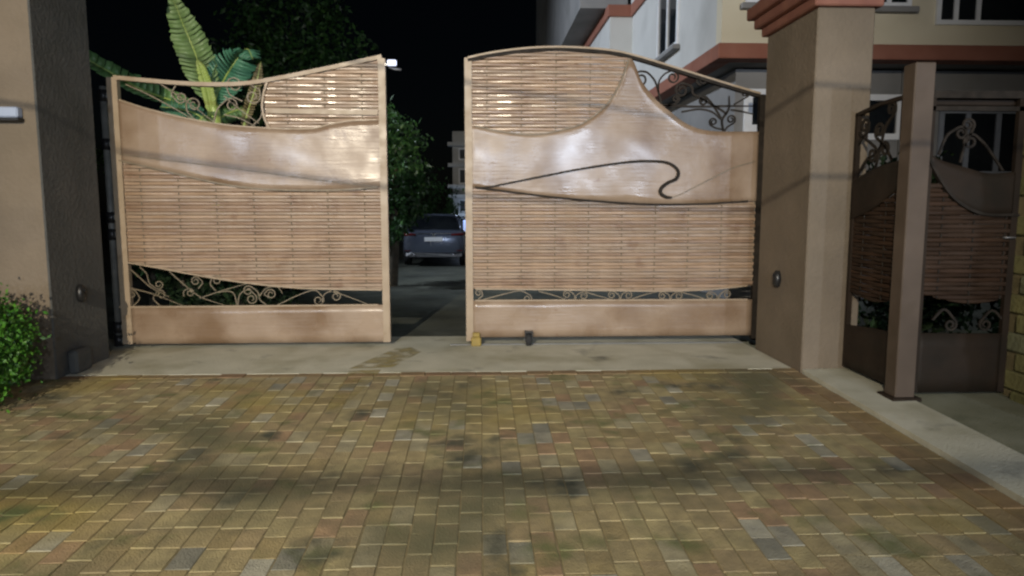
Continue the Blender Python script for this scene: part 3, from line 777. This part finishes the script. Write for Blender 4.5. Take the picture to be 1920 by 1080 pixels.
# front panel
pyl = Plane('Y', py + .01, -1)
xa, xb2 = XP + .105, pyl.to(1890, 600)[0]
BG = thing('side_gate', ((xa + xb2) / 2, py, zg(py)), 'dark brown woven metal pedestrian gate with a round opening, right of the tan post', 'gate', 'panels of the pedestrian gate')
def zv(v): return pyl.to(1815, v)[1]
zf = zg(py) + .075
ribbon(pyl, [(xa + .03, zf), (xa + .03, zv(172))], .055, -.02, .02, 'stile', M['brown_gate_shaded'], BG)
ribbon(pyl, [(xb2 - .03, zf), (xb2 - .03, zv(172))], .055, -.02, .02, 'stile', M['brown_gate_shaded'], BG)
ribbon(pyl, [(xa, zv(178)), (xb2, zv(178))], .055, -.03, .03, 'top_rail', M['iron'], BG)
ribbon(pyl, [(xa, zv(204)), (xb2, zv(204))], .035, -.02, .02, 'cross_bar', M['iron'], BG)
tp = pyl.pts([(1735, 285), (1760, 300), (1800, 312), (1850, 325), (1905, 322)])
bt = pyl.pts([(1735, 290), (1752, 325), (1785, 372), (1835, 400), (1905, 403)])
plate(pyl, tp, bt, .002, .022, 'sheet_panel', M['brown_gate_shaded'], BG, 40, 6, .002, xa + .05, xb2 - .05, 9)
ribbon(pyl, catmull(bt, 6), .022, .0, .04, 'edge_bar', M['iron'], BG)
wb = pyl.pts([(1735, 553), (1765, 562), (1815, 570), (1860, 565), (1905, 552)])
weave(pyl, bt + np.array([0, .01]), wb, xa + .05, xb2 - .05, .26, xa + .05, .0355, BG, M['brown_slat_shaded'], M['iron'], A=.014)
plate(pyl, pyl.pts([(1735, 624), (1815, 625), (1905, 625)]), np.array([(xa, zf), ((xa + xb2) / 2, zf), (xb2, zf)]), -.005, .018, 'kick_panel', M['brown_gate_shaded'], BG, 20, 5, .002, xa + .05, xb2 - .05, 8)
for P, r0, sg in (([(1760, 290), (1775, 255), (1795, 240)], .05, -1), ([(1880, 320), (1850, 275), (1830, 255)], .06, 1), ([(1800, 305), (1810, 270), (1825, 240)], .05, 1), ([(1748, 600), (1770, 580), (1790, 600)], .05, -1), ([(1880, 600), (1860, 582), (1840, 600)], .05, 1)):
    scroll(pyl, P, r0, sg, BG, I_, w=.018)
MB().tube([pyl.w(xb2 - .12, .02, zv(445)), pyl.w(xb2 - .12, .06, zv(445)), pyl.w(xb2 - .04, .06, zv(445))], .008, 8).build('handle', M['grey_metal'], BG, True)
# lintel beam of the pedestrian entrance
tag(MB().box(xa, xb2 + .9, py + .06, py + .2, zv(196), zv(178), .006).build('lintel_beam', M['brown_gate_shaded']), 'dark horizontal beam above the pedestrian gate', 'beam')

# stone wall at the right edge
xw = xb2 + .012
SW = thing('stone_wall', (xw + .2, -3.4, zg(-3)), 'yellowish coursed stone wall at the right edge beside the pedestrian gate', 'wall')
MB().box(xw + .03, xw + .42, -5.2, py + .05, -.5, 2.3).build('core', M['sand'], SW)
z = zg(py) - .2; k = 0
sm = {}
while z < 2.3:
    h = .155; y = py + .045 - (k % 2) * .12
    first = True
    while y > -5.15:
        l = random.choice([.26, .32, .38])
        if first and k % 2: l = .2
        e = random.uniform(0, .018)
        o = MB().box(xw - e, xw + .06, y - l + .008, y, z, z + h - .01, .012).build('stone', M['stone'], SW)
        y -= l; first = False
    z += h; k += 1

# ------------------------------------------------------------------ boundary wall left of the left pillar
tag(MB().box(-14, XL - .96, -1.2, -.95, -.5, 2.6, .01).build('boundary_wall', M['pillar_shaded']), 'plain grey boundary wall running left from the left pillar', 'wall')

# ------------------------------------------------------------------ foliage
def leaf_cloud(name, blobs, n, size, mt, par, seed=1, flat=.5, shell=.0):
    """n folded leaves in clumps spread through ellipsoids (centre, radii)"""
    r = np.random.default_rng(seed); V = []; Fc = []
    wts = np.array([b[1][0] * b[1][1] * b[1][2] for b in blobs]) ** .67; wts /= wts.sum()
    for bi, (c, rad) in enumerate(blobs):
        m = int(n * wts[bi]); cl = max(4, m // 45)
        d = r.normal(size=(cl, 3)); d /= np.linalg.norm(d, axis=1)[:, None]
        cc = np.array(c) + d * np.array(rad) * (shell + (1 - shell) * r.uniform(.35, 1, (cl, 1)) ** .5)
        for i in range(m):
            q = cc[r.integers(cl)] + r.normal(size=3) * np.array(rad) * .16
            a = r.normal(size=3); a[2] -= .35; a /= np.linalg.norm(a)
            b = np.cross(a, r.normal(size=3)); b /= np.linalg.norm(b) + 1e-9
            nn = np.cross(a, b); s = size * r.uniform(.6, 1.3); ww = s * flat * .5
            k = len(V)
            V += [q, q + a * s * .45 + b * ww + nn * s * .06, q + a * s, q + a * s * .45 - b * ww + nn * s * .06]
            Fc += [(k, k + 1, k + 2), (k, k + 2, k + 3)]
    V = np.array(V) - ORG[par.name]
    me = bpy.data.meshes.new(name); me.from_pydata([tuple(p) for p in V], [], Fc); me.update()
    return link(name, me, mt, par)
def tree(name, base, h, blobs, n, size, mt, label, seed, cat='tree', group=None, flat=.5, r=.12):
    t = thing(name, base, label, cat, group)
    b = np.array(base, float); rr = np.random.default_rng(seed)
    m = MB(); top = b + np.array([rr.uniform(-.2, .2), rr.uniform(-.2, .2), h])
    mid = (b + top) / 2 + np.array([rr.uniform(-.12, .12), rr.uniform(-.12, .12), 0])
    m.tube(catmull([b - np.array([0, 0, .2]), mid, top], 5), list(np.linspace(r, r * .45, 11)), 8)
    for c, rad in blobs:
        m.tube(catmull([mid + (top - mid) * rr.uniform(0, .8), (mid + np.array(c)) / 2 + np.array([0, 0, .15]), np.array(c)], 4), list(np.linspace(r * .45, r * .12, 9)), 6)
    m.build('trunk', M['bark'], t, True)
    leaf_cloud('crown', blobs, n, size, mt, t, seed, flat)
    return t
# clipped hedge ball by the left pillar
hc = onZ(15, 735, zg(-2.3)); hb = (-3.98, -2.35, zg(-2.3))
H = thing('hedge_bush', (hb[0], hb[1], hb[2] - .05), 'rounded bright green clipped bush in front of the left pillar', 'bush')
MB().tube([(hb[0], hb[1], hb[2] - .15), (hb[0], hb[1], hb[2] + .45)], [.05, .03], 8).build('trunk', M['bark'], H)
leaf_cloud('crown', [((hb[0] - .1, hb[1], hb[2] + .50), (.49, .48, .45)), ((hb[0] - .1, hb[1], hb[2] + .46), (.43, .42, .38))], 26000, .038, M['hedge'], H, 4, .6, .45)

# tree in the gap, and darker trees behind
c = onY(765, 330, 7)
tree('leafy_tree', (c[0] - .4, 7.2, zc(7)), 2.6, [((c[0] - .25, 7, c[2] + .05), (.55, .6, .75)), ((c[0] - .6, 7.3, c[2] + .9), (.8, .8, .6)), ((c[0] + .05, 7.3, c[2] - .45), (.35, .5, .4)), ((c[0] - 1.2, 7.4, c[2] + .1), (.7, .6, .9)), ((c[0] - .35, 6.9, c[2] - .95), (.4, .5, .45))], 6600, .13, M['leaf_gap'],
     'leafy green tree beside the drive, seen through the gap between the leaves', 21)
c = onY(545, 55, 23)
tree('big_tree', (c[0], 23.5, zc(23)), 6.4, [((c[0], 23, c[2]), (2.3, 2, 1.7)), ((c[0] - 2.0, 23.5, c[2] - 1.1), (1.8, 1.6, 1.5)), ((c[0] + 1.9, 23.3, c[2] - 1.7), (1.6, 1.4, 1.7)), ((c[0] - .2, 23.3, c[2] - 2.8), (2.8, 1.8, 1.6))], 6500, .28, M['leaf_dark'],
     'big dark tree in the night behind the banana plant', 22, r=.2)
c = onY(830, 385, 17)
tree('dark_shrub', (c[0] - .4, 18, zc(18)), 1.2, [((c[0] - .2, 18, 1.5), (.8, .6, .8)), ((c[0] - 1.2, 18, 1.9), (1.2, .8, 1.2))], 2600, .14, M['leaf_dark'], 'dark shrub beyond the parked car', 23, 'shrub')
for k, (u, Y, h, sd_, lab) in enumerate(((262, 1.3, 2.95, 31, 'leafy shrub behind the hinge side of the left gate leaf'), (345, .75, 1.35, 32, 'low dark shrub behind the lower opening of the left gate leaf, further left'), (430, .8, 1.3, 33, 'low dark shrub behind the lower opening of the left gate leaf, further right'))):
    c = onY(u, 300, Y)
    tree('garden_shrub', (c[0], Y, zc(Y)), h * .5, [((c[0], Y, h * .72), (.42, .35, .42)), ((c[0] + .15, Y + .1, h * .35), (.5, .4, .5))], 1700, .13, M['leaf_mid'] if k == 0 else M['leaf_black'], lab, sd_, 'shrub', 'shrubs behind the left leaf', .4, .05)

tree('entrance_shrub', (4.35, -.75, zg(-1)), 1.1, [((4.3, -.8, 1.5), (.5, .4, .55)), ((4.5, -.7, .75), (.55, .45, .6)), ((4.9, -1.0, .5), (.4, .4, .5)), ((4.05, -1.05, .55), (.35, .3, .5))], 3800, .11, M['leaf_black'], 'dark leafy shrub behind the pedestrian gate', 41, 'shrub', None, .5, .05)

# ------------------------------------------------------------------ banana plant
def blade(name, P3, wmax, mt, par, seed, droop=.25, side=None, ragged=.5, n=26):
    """a leaf blade along a midrib: ribs of blade left and right, torn between the veins"""
    r = np.random.default_rng(seed); C = catmull(np.array(P3), 10)
    d = np.r_[0, np.cumsum(np.linalg.norm(np.diff(C, axis=0), axis=1))]; d /= d[-1]
    pos = lambda t: np.array([np.interp(t, d, C[:, k]) for k in range(3)])
    side = np.array(side if side is not None else (1, 0, 0), float)
    V = []; Fc = []
    wf = lambda t: wmax * (math.sin(math.pi * min(1, t * .93 + .07)) ** .55) * (1 if t > .12 else t / .12 * .8 + .2)
    for sgn in (-1, 1):
        tear = 0
        for i in range(n):
            t0, t1 = i / n, (i + 1) / n
            a, b = pos(t0), pos(t1); t = b - a; t /= np.linalg.norm(t)
            s = side - t * (side @ t); s /= np.linalg.norm(s); nn = np.cross(t, s)
            if r.uniform() < ragged: tear = r.uniform(-.25, .6)
            for (q, tt, e) in ((a, t0, .0), (b, t1, -.012 * (r.uniform() < ragged))):
                wd = wf(tt) * r.uniform(.86, 1.05)
                V.append(q); V.append(q + s * sgn * wd * .5 + t * (.10 * wd + e) - nn * wd * .10 * (1 + tear)); V.append(q + s * sgn * wd + t * (.28 * wd + e) - nn * wd * (droop + tear * .5))
            k = len(V) - 6
            Fc += [(k, k + 3, k + 4, k + 1), (k + 1, k + 4, k + 5, k + 2)]
    o = mesh(name, V, Fc, mt, par, True)
    sol = o.modifiers.new('thickness', 'SOLIDIFY'); sol.thickness = .003
    MB().tube(C, list(np.linspace(.016, .004, len(C))), 6).build('midrib', M['banana_young'], o, True)
    return o
YB = 1.3
def b3(P, Y=YB): return [onY(p[0], p[1], Y + (p[2] if len(p) > 2 else 0)) for p in P]
base = onY(400, 300, YB)
BN = thing('banana_plant', (base[0], YB, zc(YB)), 'tall banana plant with torn green leaves standing up behind the left gate leaf', 'plant')
MB().tube(catmull([(base[0] + .05, YB, zc(YB) - .1), (base[0] + .03, YB, 1.2), tuple(onY(404, 225, YB)), tuple(onY(388, 175, YB))], 6), list(np.linspace(.11, .05, 19)), 10).build('stem', M['banana_young'], BN, True)
blade('leaf', b3([(396, 200), (385, 160, .1), (366, 100, .15), (343, 45, .1), (322, -8, 0)]), .21, M['banana_pale'], BN, 1, .15, (1, .25, 0), .55)
blade('leaf', b3([(398, 205), (412, 165, .15), (438, 120, .3), (462, 92, .25), (474, 110, .1)]), .24, M['banana_teal'], BN, 2, .3, (.8, .6, .3), .6)
blade('leaf', b3([(400, 230), (392, 180, -.1), (378, 130, -.15), (370, 112, -.1)]), .075, M['banana_young'], BN, 3, .2, (1, .4, 0), .1)
blade('leaf', b3([(396, 190), (392, 150, .1), (400, 120, .2), (392, 108, .25)]), .09, M['banana_pale'], BN, 4, .2, (1, -.4, 0), .3)
blade('leaf', b3([(392, 225), (340, 195, .2), (270, 170, .3), (215, 140, .3), (160, 108, .2), (80, 50, .2)]), .13, M['banana'], BN, 5, .3, (.3, .5, .8), .5)
blade('leaf', b3([(395, 235), (370, 215, -.1), (340, 205, -.1), (300, 200, 0)]), .12, M['banana_teal'], BN, 6, .3, (.2, .4, .8), .5)
blade('leaf', b3([(400, 235), (384, 218, -.15), (376, 225, -.2), (372, 240, -.2)]), .08, M['banana_pale'], BN, 7, .3, (1, 0, .2), .2)
blade('dry_leaf', b3([(455, 245, .2), (466, 205, .2), (480, 160, .2), (489, 116, .2)]), .075, M['banana_dry'], BN, 8, .5, (1, .3, 0), .8)
blade('leaf', b3([(402, 228), (430, 212, .2), (452, 205, .3), (470, 215, .3)]), .12, M['banana'], BN, 9, .3, (.2, .5, .8), .5)

# ------------------------------------------------------------------ parked car
cx, cy = -1.36, 12.7; cz = zc(12.7)
CR = thing('parked_car', (cx, cy + 2.2, cz), 'dark blue grey car parked on the drive, its rear seen through the gate gap', 'car')
def W(x, y, z): return (cx + x, cy + y, cz + z)
def ring(y, w, zb, zt):
    half = [(0, zb), (.7 * w, zb), (.93 * w, zb + .08), (w, zb + .25 * (zt - zb)), (w * 1.0, zb + .55 * (zt - zb)), (w * .97, zb + .8 * (zt - zb)), (w * .9, zt - .03), (w * .75, zt), (0, zt + .01)]
    pts = half + [(-x, z) for x, z in half[-2:0:-1]]
    return [W(x, y, z) for x, z in pts]
V, Fc = loft([ring(*a) for a in ((.0, .74, .42, .90), (.03, .80, .36, 1.0), (.12, .87, .30, 1.05), (.4, .915, .25, 1.07), (1.0, .925, .22, 1.03), (2.3, .92, .22, .99), (3.4, .91, .22, .96), (4.1, .87, .25, .88), (4.45, .78, .3, .78), (4.6, .6, .38, .7))])
body = mesh('body', V, Fc, M['car'], CR, True)
def gring(y, wb, wt, zb, zt):
    half = [(0, zb), (wb, zb), (wb * .97, zb + .1 * (zt - zb)), (wt * 1.04, zb + .75 * (zt - zb)), (wt * .93, zb + .96 * (zt - zb)), (wt * .6, zt), (0, zt + .012)]
    pts = half + [(-x, z) for x, z in half[-2:0:-1]]
    return [W(x, y, z) for x, z in pts]
gh = [(.30, .78, .76, 1.04, 1.07), (.62, .80, .68, 1.04, 1.33), (1.0, .81, .63, 1.02, 1.455), (1.6, .82, .62, 1.0, 1.49), (2.3, .82, .61, .97, 1.47), (2.9, .81, .60, .95, 1.33), (3.4, .79, .72, .93, .99)]
V, Fc = loft([gring(*a) for a in gh]); mesh('window_glass', V, Fc, M['glass'], CR, True)
rf = [[W(s * x, y, z + .014) for s, x, z in ((-1, wt * 1.03, zb + .78 * (zt - zb)), (-1, wt * .94, zb + .965 * (zt - zb)), (-1, wt * .6, zt), (1, 0, zt + .012), (1, wt * .6, zt), (1, wt * .94, zb + .965 * (zt - zb)), (1, wt * 1.03, zb + .78 * (zt - zb)))] for y, wb, wt, zb, zt in gh[2:5]]
V, Fc = loft(rf, closed=False, cap=False); o = mesh('roof', V, Fc, M['car'], CR, True); o.modifiers.new('t', 'SOLIDIFY').thickness = .01
for s in (-1, 1):   # rear pillars
    MB().tube([W(s * .80, .30, 1.05), W(s * .735, .62, 1.28), W(s * .66, 1.0, 1.42)], [.05, .04, .035], 8).build('rear_pillar', M['car'], CR, True)
    lamp = MB(); 
    V, Fc = loft([[W(s * x, y, z) for x, y, z in ((.50, .012, .90), (.82, .055, .90), (.90, .22, .92), (.90, .22, 1.0), (.80, .07, .985), (.50, .025, .96))], [W(s * x, y - .02, z) for x, y, z in ((.51, .0, .905), (.82, .04, .905), (.915, .21, .925), (.915, .21, .99), (.80, .055, .975), (.51, .015, .955))]])
    mesh('tail_light', V, Fc, M['taillight'], CR, True)
    MB().box(cx + s * .74 - .09, cx + s * .74 + .09, cy - .005, cy + .05, cz + .46, cz + .485, .006).build('reflector', M['taillight'], CR)
    MB().tube([W(s * .86, 2.75, 1.0), W(s * .98, 2.75, 1.03)], .02, 6).build('mirror_arm', M['car'], CR)
    V, Fc = loft([[W(s * (.98 + .09 * k + .02), 2.75 + .055 * math.cos(a) * sc, 1.06 + .075 * math.sin(a) * sc) for a in np.linspace(0, 6.283, 10, endpoint=False)] for k, sc in ((0, .7), (.5, 1), (1.3, .9), (1.7, .4))])
    mesh('mirror', V, Fc, M['car'], CR, True)
    V, Fc = loft([[W(s * .56 + .06 * math.cos(a), -.012 + d, .355 + .028 * math.sin(a)) for a in np.linspace(0, 6.283, 12, endpoint=False)] for d in (0, .06)])
    mesh('exhaust', V, Fc, M['chrome'], CR, True)
    for yw in (.85, 3.65):
        rg = [[W(s * (.72 + d), yw + r * math.cos(a), .335 + r * math.sin(a)) for a in np.linspace(0, 6.283, 24, endpoint=False)] for d, r in ((0, .22), (0, .32), (.03, .335), (.17, .335), (.205, .31), (.205, .23))]
        V, Fc = loft(rg); wh = mesh('wheel', V, Fc, M['rubber'], CR, True)
        V, Fc = loft([[W(s * (.925 + d), yw + r * math.cos(a), .335 + r * math.sin(a)) for a in np.linspace(0, 6.283, 20, endpoint=False)] for d, r in ((-.03, .228), (.0, .225), (-.02, .1), (.0, .05))])
        mesh('rim', V, Fc, M['chrome'], wh, True)
MB().box(cx - .26, cx + .26, cy - .028, cy - .002, cz + .74, cz + .86, .005).build('number_plate', M['plate'], CR)
MB().box(cx - .48, cx + .48, cy - .006, cy + .03, cz + .955, cz + .975, .004).build('trim_strip', M['chrome'], CR)
V, Fc = loft([[W(.045 * s * math.cos(a), .0 - d, .925 + .045 * s * math.sin(a)) for a in np.linspace(0, 6.283, 18, endpoint=False)] for d, s in ((0, 1), (.018, 1), (.022, .7))])
mesh('badge', V, Fc, M['chrome'], CR, True)
V, Fc = loft([[W(x, y, z) for x, y, z in ((-.80, .03, .31), (-.6, -.035, .30), (.6, -.035, .30), (.80, .03, .31), (.80, .06, .40), (.6, -.03, .42), (-.6, -.03, .42), (-.80, .06, .40))], [W(x, .12, z) for x, z in ((-.8, .31), (-.6, .3), (.6, .3), (.8, .31), (.8, .4), (.6, .42), (-.6, .42), (-.8, .4))]])
mesh('bumper_skirt', V, Fc, M['grey_metal'], CR)

# ------------------------------------------------------------------ house on the right
Yf = 3.4
k1 = onY(1352, 81, Yf); k2 = onY(1352, 110, Yf)
c1, zA1, zA0 = k1[0], k1[2], k2[2]
HS = thing('house', (c1 + 4, Yf + 4, -.3), 'cream and white house with terracotta bands behind the right pillar', 'building')
zB = onX(1212, 0, c1)[2]                       # underside of the upper band
ysx = onX(1186, 38, c1)[1]                    # where the side wall steps out
c1b = onY(1144, 38, ysx)[0]
yback = 20.0
ZT = 9.0
# front upper storey wall, side walls
MB().box(c1, c1 + 9, Yf, Yf + .25, zA1, ZT).build('front_wall', M['cream'], HS)
MB().box(c1 + .001, c1 + .25, Yf + .252, ysx + .2, zA1, ZT).build('side_wall', M['white_wall'], HS)
MB().box(c1b, c1 + .0, ysx, ysx + .2, zA1, zB).build('return_wall', M['white_wall'], HS)
MB().box(c1b + .001, c1b + .2, ysx + .202, yback, zA1, zB).build('rear_side_wall', M['white_wall'], HS)
# bands
MB().box(c1 - .05, c1 + 9, Yf - .05, Yf + .3, zA0, zA1 - .002, .01).build('band', M['band'], HS)
MB().box(c1 - .052, c1 + .25, Yf + .302, ysx + .2, zA0, zA1 - .003, .01).build('band', M['band'], HS)
MB().box(c1 + .252, c1 + 8.9, Yf + .31, yback, zA0 + .03, zA1 - .01).build('floor_slab', M['grey_wall'], HS)
bh = .28
MB().box(c1 - .06, c1 - .004, Yf + 3.5, ysx - .06, zB, zB + bh, .01).build('band', M['band'], HS)
MB().box(c1b - .06, c1 - .004, ysx - .055, ysx + .2, zB + .002, zB + bh, .01).build('band', M['band'], HS)
MB().box(c1b - .058, c1b + .2, ysx + .205, yback, zB + .001, zB + bh, .01).build('band', M['band'], HS)
MB().box(c1b - .7, c1 - .065, ysx + .3, yback, zB + bh + .002, zB + bh + 3.2).build('overhang', M['grey_wall'], HS)
# lower storey, set back under the overhang
MB().box(c1 + .55, c1 + 9, Yf + .85, Yf + 1.1, -.4, zA0).build('lower_front_wall', M['grey_wall'], HS)
MB().box(c1 + .551, c1 + .8, Yf + 1.102, yback, -.4, zA0).build('lower_side_wall', M['grey_wall'], HS)
for x in (c1 + 1.25, c1 + 2.1, c1 + 3.4):
    MB().box(x, x + .06, Yf + .80, Yf + .848, .2, zA0 - .002).build('pilaster', M['grey_wall'], HS)
def window(x0, x1, y0, y1, z0, z1, face, mull=(), sill=True, par=HS, fr=.07, sill_mt='band', fm='white_frame', gm='glass'):
    """a window in a wall facing -Y (face 'Y', at y0) or -X (face 'X', at x0): frame, panes, sill"""
    f = MB()
    if face == 'Y':
        y = y0
        for a, b, c, d in ((x0, x0 + fr, z0, z1), (x1 - fr, x1, z0, z1), (x0 + fr, x1 - fr, z0, z0 + fr), (x0 + fr, x1 - fr, z1 - fr, z1)): f.box(a, b, y - .05, y - .003, c, d)
        cuts = [x0 + fr] + [x0 + (x1 - x0) * m for m in mull] + [x1 - fr]
        for m in cuts[1:-1]: f.box(m - fr / 2, m + fr / 2, y - .048, y - .003, z0 + fr, z1 - fr)
        fo = f.build('window', M[fm], par)
        for a, b in zip(cuts[:-1], cuts[1:]): MB().box(a + .002, b - .002, y - .02, y - .004, z0 + fr, z1 - fr).build('pane', M[gm], fo)
        if sill: MB().box(x0 - .08, x1 + .08, y - .14, y - .003, z0 - .09, z0 - .002, .01).build('sill', M[sill_mt], fo)
    else:
        x = x0
        for a, b, c, d in ((y0, y0 + fr, z0, z1), (y1 - fr, y1, z0, z1), (y0 + fr, y1 - fr, z0, z0 + fr), (y0 + fr, y1 - fr, z1 - fr, z1)): f.box(x - .05, x - .003, a, b, c, d)
        cuts = [y0 + fr] + [y0 + (y1 - y0) * m for m in mull] + [y1 - fr]
        for m in cuts[1:-1]: f.box(x - .048, x - .003, m - fr / 2, m + fr / 2, z0 + fr, z1 - fr)
        fo = f.build('window', M[fm], par)
        for a, b in zip(cuts[:-1], cuts[1:]): MB().box(x - .02, x - .004, a + .002, b - .002, z0 + fr, z1 - fr).build('pane', M[gm], fo)
        if sill: MB().box(x - .14, x - .003, y0 - .08, y1 + .08, z0 - .09, z0 - .002, .01).build('sill', M[sill_mt], fo)
    return fo
a = onX(1273, 86, c1); b = onX(1235, 112, c1)
window(c1, c1, a[1], b[1], (a[2] + b[2]) / 2, (a[2] + b[2]) / 2 + 1.9, 'X', (.5,), sill_mt='grey_wall')
a = onY(1396, 8, Yf); b = onY(1500, 8, Yf)
window(a[0], b[0], Yf, Yf, a[2], a[2] + 1.4, 'Y', (.5,), sill_mt='grey_wall')
a = onY(1600, 14, Yf); b = onY(1706, 14, Yf)
window(a[0], b[0], Yf, Yf, a[2], a[2] + 1.4, 'Y', (.6,), sill_mt='grey_wall')
a = onY(1752, 47, Yf); b = onY(2010, 47, Yf)
window(a[0], b[0], Yf, Yf, a[2], a[2] + 1.5, 'Y', (.14, .3), sill=False)
yl = Yf + .85
a = onY(1392, 250, yl); b = onY(1500, 168, yl)
window(a[0], b[0], yl, yl, a[2], b[2], 'Y', (.55,), sill=False, fr=.14)
a = onY(1598, 262, yl); b = onY(1692, 178, yl)
window(a[0], b[0], yl, yl, a[2], b[2], 'Y', (), sill=False, fr=.10)
a = onY(1752, 330, yl); b = onY(1940, 205, yl)
window(a[0], b[0], yl, yl, a[2], b[2], 'Y', (.3, .62), sill=False, fr=.08, fm='dim_frame')

# taller wing further back
Yw = 16.3
a = onY(1066, 60, Yw)
WG = thing('house_wing', (a[0] + 3, Yw + 4, -.3), 'pale taller house wing with a narrow window further back, left of the white side wall', 'building')
MB().box(a[0], a[0] + 6, Yw, Yw + .3, -.5, 12).build('front_wall', M['grey_wall'], WG)
MB().box(a[0] - .02, a[0] + .35, Yw - .04, Yw - .002, -.5, 12).build('corner_strip', M['cream'], WG)
MB().box(a[0] + .001, a[0] + .3, Yw + .302, Yw + 14, -.5, 12).build('side_wall', M['white_wall'], WG)
b0 = onX(1040, 70, a[0]); b1 = onX(1026, 70, a[0])
window(a[0], a[0], b0[1], b1[1], 6.2, 8.6, 'X', (.5,), True, WG)
b0 = onY(1082, 45, Yw); b1 = onY(1092, 45, Yw)
window(b0[0], b1[0] + .12, Yw, Yw, b0[2], b0[2] + 1.3, 'Y', (), False, WG)

# far apartment block in the gap
Ya = 34.0
a = onY(848, 246, Ya)
AP = thing('apartment_block', (a[0] + 5, Ya + 4, -.3), 'pale multi storey apartment block far down the drive, beside the right leaf', 'building')
MB().box(a[0], a[0] + 9, Ya, Ya + 8, -.5, a[2]).build('wall', M['white_wall'], AP)
vs = [246, 285, 330, 372, 405, 440]
for i, v in enumerate((272, 310, 350, 368, 402)):
    z = onY(860, v, Ya)[2]
    MB().box(a[0] - .25, a[0] + 9, Ya - (.9 if i % 2 == 0 else .5), Ya - .003, z - .1, z + .1, .01).build('balcony_slab', M['white_wall'], AP)
for va, vb in ((300, 278), (345, 316), (398, 374), (432, 408)):
    za, zb = onY(860, va, Ya)[2], onY(860, vb, Ya)[2]
    for k in range(3):
        x = a[0] + .35 + k * 1.5
        window(x, x + 1.1, Ya, Ya, za, zb, 'Y', (.55,), False, AP, .07, gm='dull_glass')
q = onY(874, 427, Ya - 1)
t = thing('entrance_light', (q[0], Ya - 1.2, -.3), 'bright bluish lit lamp at the foot of the apartment block', 'lamp')
MB().tube([(q[0], Ya - 1.2, -.35), (q[0], Ya - 1.2, q[2] - .2)], .04, 8).build('pole', M['grey_metal'], t)
MB().box(q[0] - .16, q[0] + .16, Ya - 1.36, Ya - 1.04, q[2] - .2, q[2] + .45, .04).build('lens', M['lit_window'], t)
ld = bpy.data.lights.new('lamp_light', 'POINT'); ld.energy = 35; ld.color = (.6, .75, 1.0); ld.shadow_soft_size = .2
lo = bpy.data.objects.new('lamp_light', ld); COL.objects.link(lo); lo.parent = t; lo.location = (0, -.9, q[2] + 1.2)

# ------------------------------------------------------------------ overhead wires between two utility poles above the viewer (their shadows fall on the gate)
lamp = np.array([-2.6, -14.2, 4.64]); tw = .45
def wire_pts(S): return catmull([lamp + (np.array([x, 0.0, z]) - lamp) * tw for x, z in S], 8)
W1 = wire_pts([(-20, 3.6), (-9, 2.75), (-3.8, 2.06), (-1.04, 1.69), (1, 1.53), (3, 1.44), (9, 1.5), (20, 2.3)])
W2 = wire_pts([(-20, 5.2), (-9, 4.1), (-4, 3.5), (-1, 2.95), (1, 2.62), (3, 2.38), (9, 2.2), (20, 2.9)])
for W_, lab in ((W1, 'lower overhead wire crossing above the driveway'), (W2, 'upper overhead wire crossing above the driveway')):
    tag(MB().tube(W_, .010, 6).build('overhead_wire', M['black'], None, True), lab, 'wire', 'wires over the driveway')
for k, lab in ((0, 'wooden utility pole carrying the wires, left of the driveway'), (-1, 'wooden utility pole carrying the wires, right of the driveway')):
    p = W1[k]; q = W2[k]; t = thing('utility_pole', (p[0], p[1], -.62), lab, 'pole', 'utility poles')
    MB().tube([(p[0], p[1], -.7), (p[0], p[1], q[2] + .5)], [.14, .10], 10).build('shaft', M['bark'], t, True)
    for c in (p, q): MB().tube([(p[0], p[1] - .12, c[2]), (p[0], p[1] + .12, c[2])], .035, 8).build('insulator', M['white_frame'], t, True)

tb = .27
W3 = catmull([lamp + (np.array([x, y, zg(y)]) - lamp) * tb for x, y in ((-34, -4.6), (-12, -4.0), (0, -3.74), (12, -3.9), (34, -4.6))], 10)
W3[:, 2] += 0.0
tag(MB().tube(W3, .016, 8).build('cable_bundle', M['black'], None, True), 'thick cable bundle hung along the street', 'cable')
for k, lab in ((0, 'street pole carrying the cable bundle, at its left end'), (-1, 'street pole carrying the cable bundle, at its right end')):
    p = W3[k]; t = thing('utility_pole', (p[0], p[1], -.62), lab, 'pole', 'utility poles')
    MB().tube([(p[0], p[1], -.7), (p[0], p[1], p[2] + .6)], [.13, .10], 10).build('shaft', M['bark'], t, True)
    MB().tube([(p[0], p[1] - .12, p[2]), (p[0], p[1] + .12, p[2])], .035, 8).build('insulator', M['white_frame'], t, True)
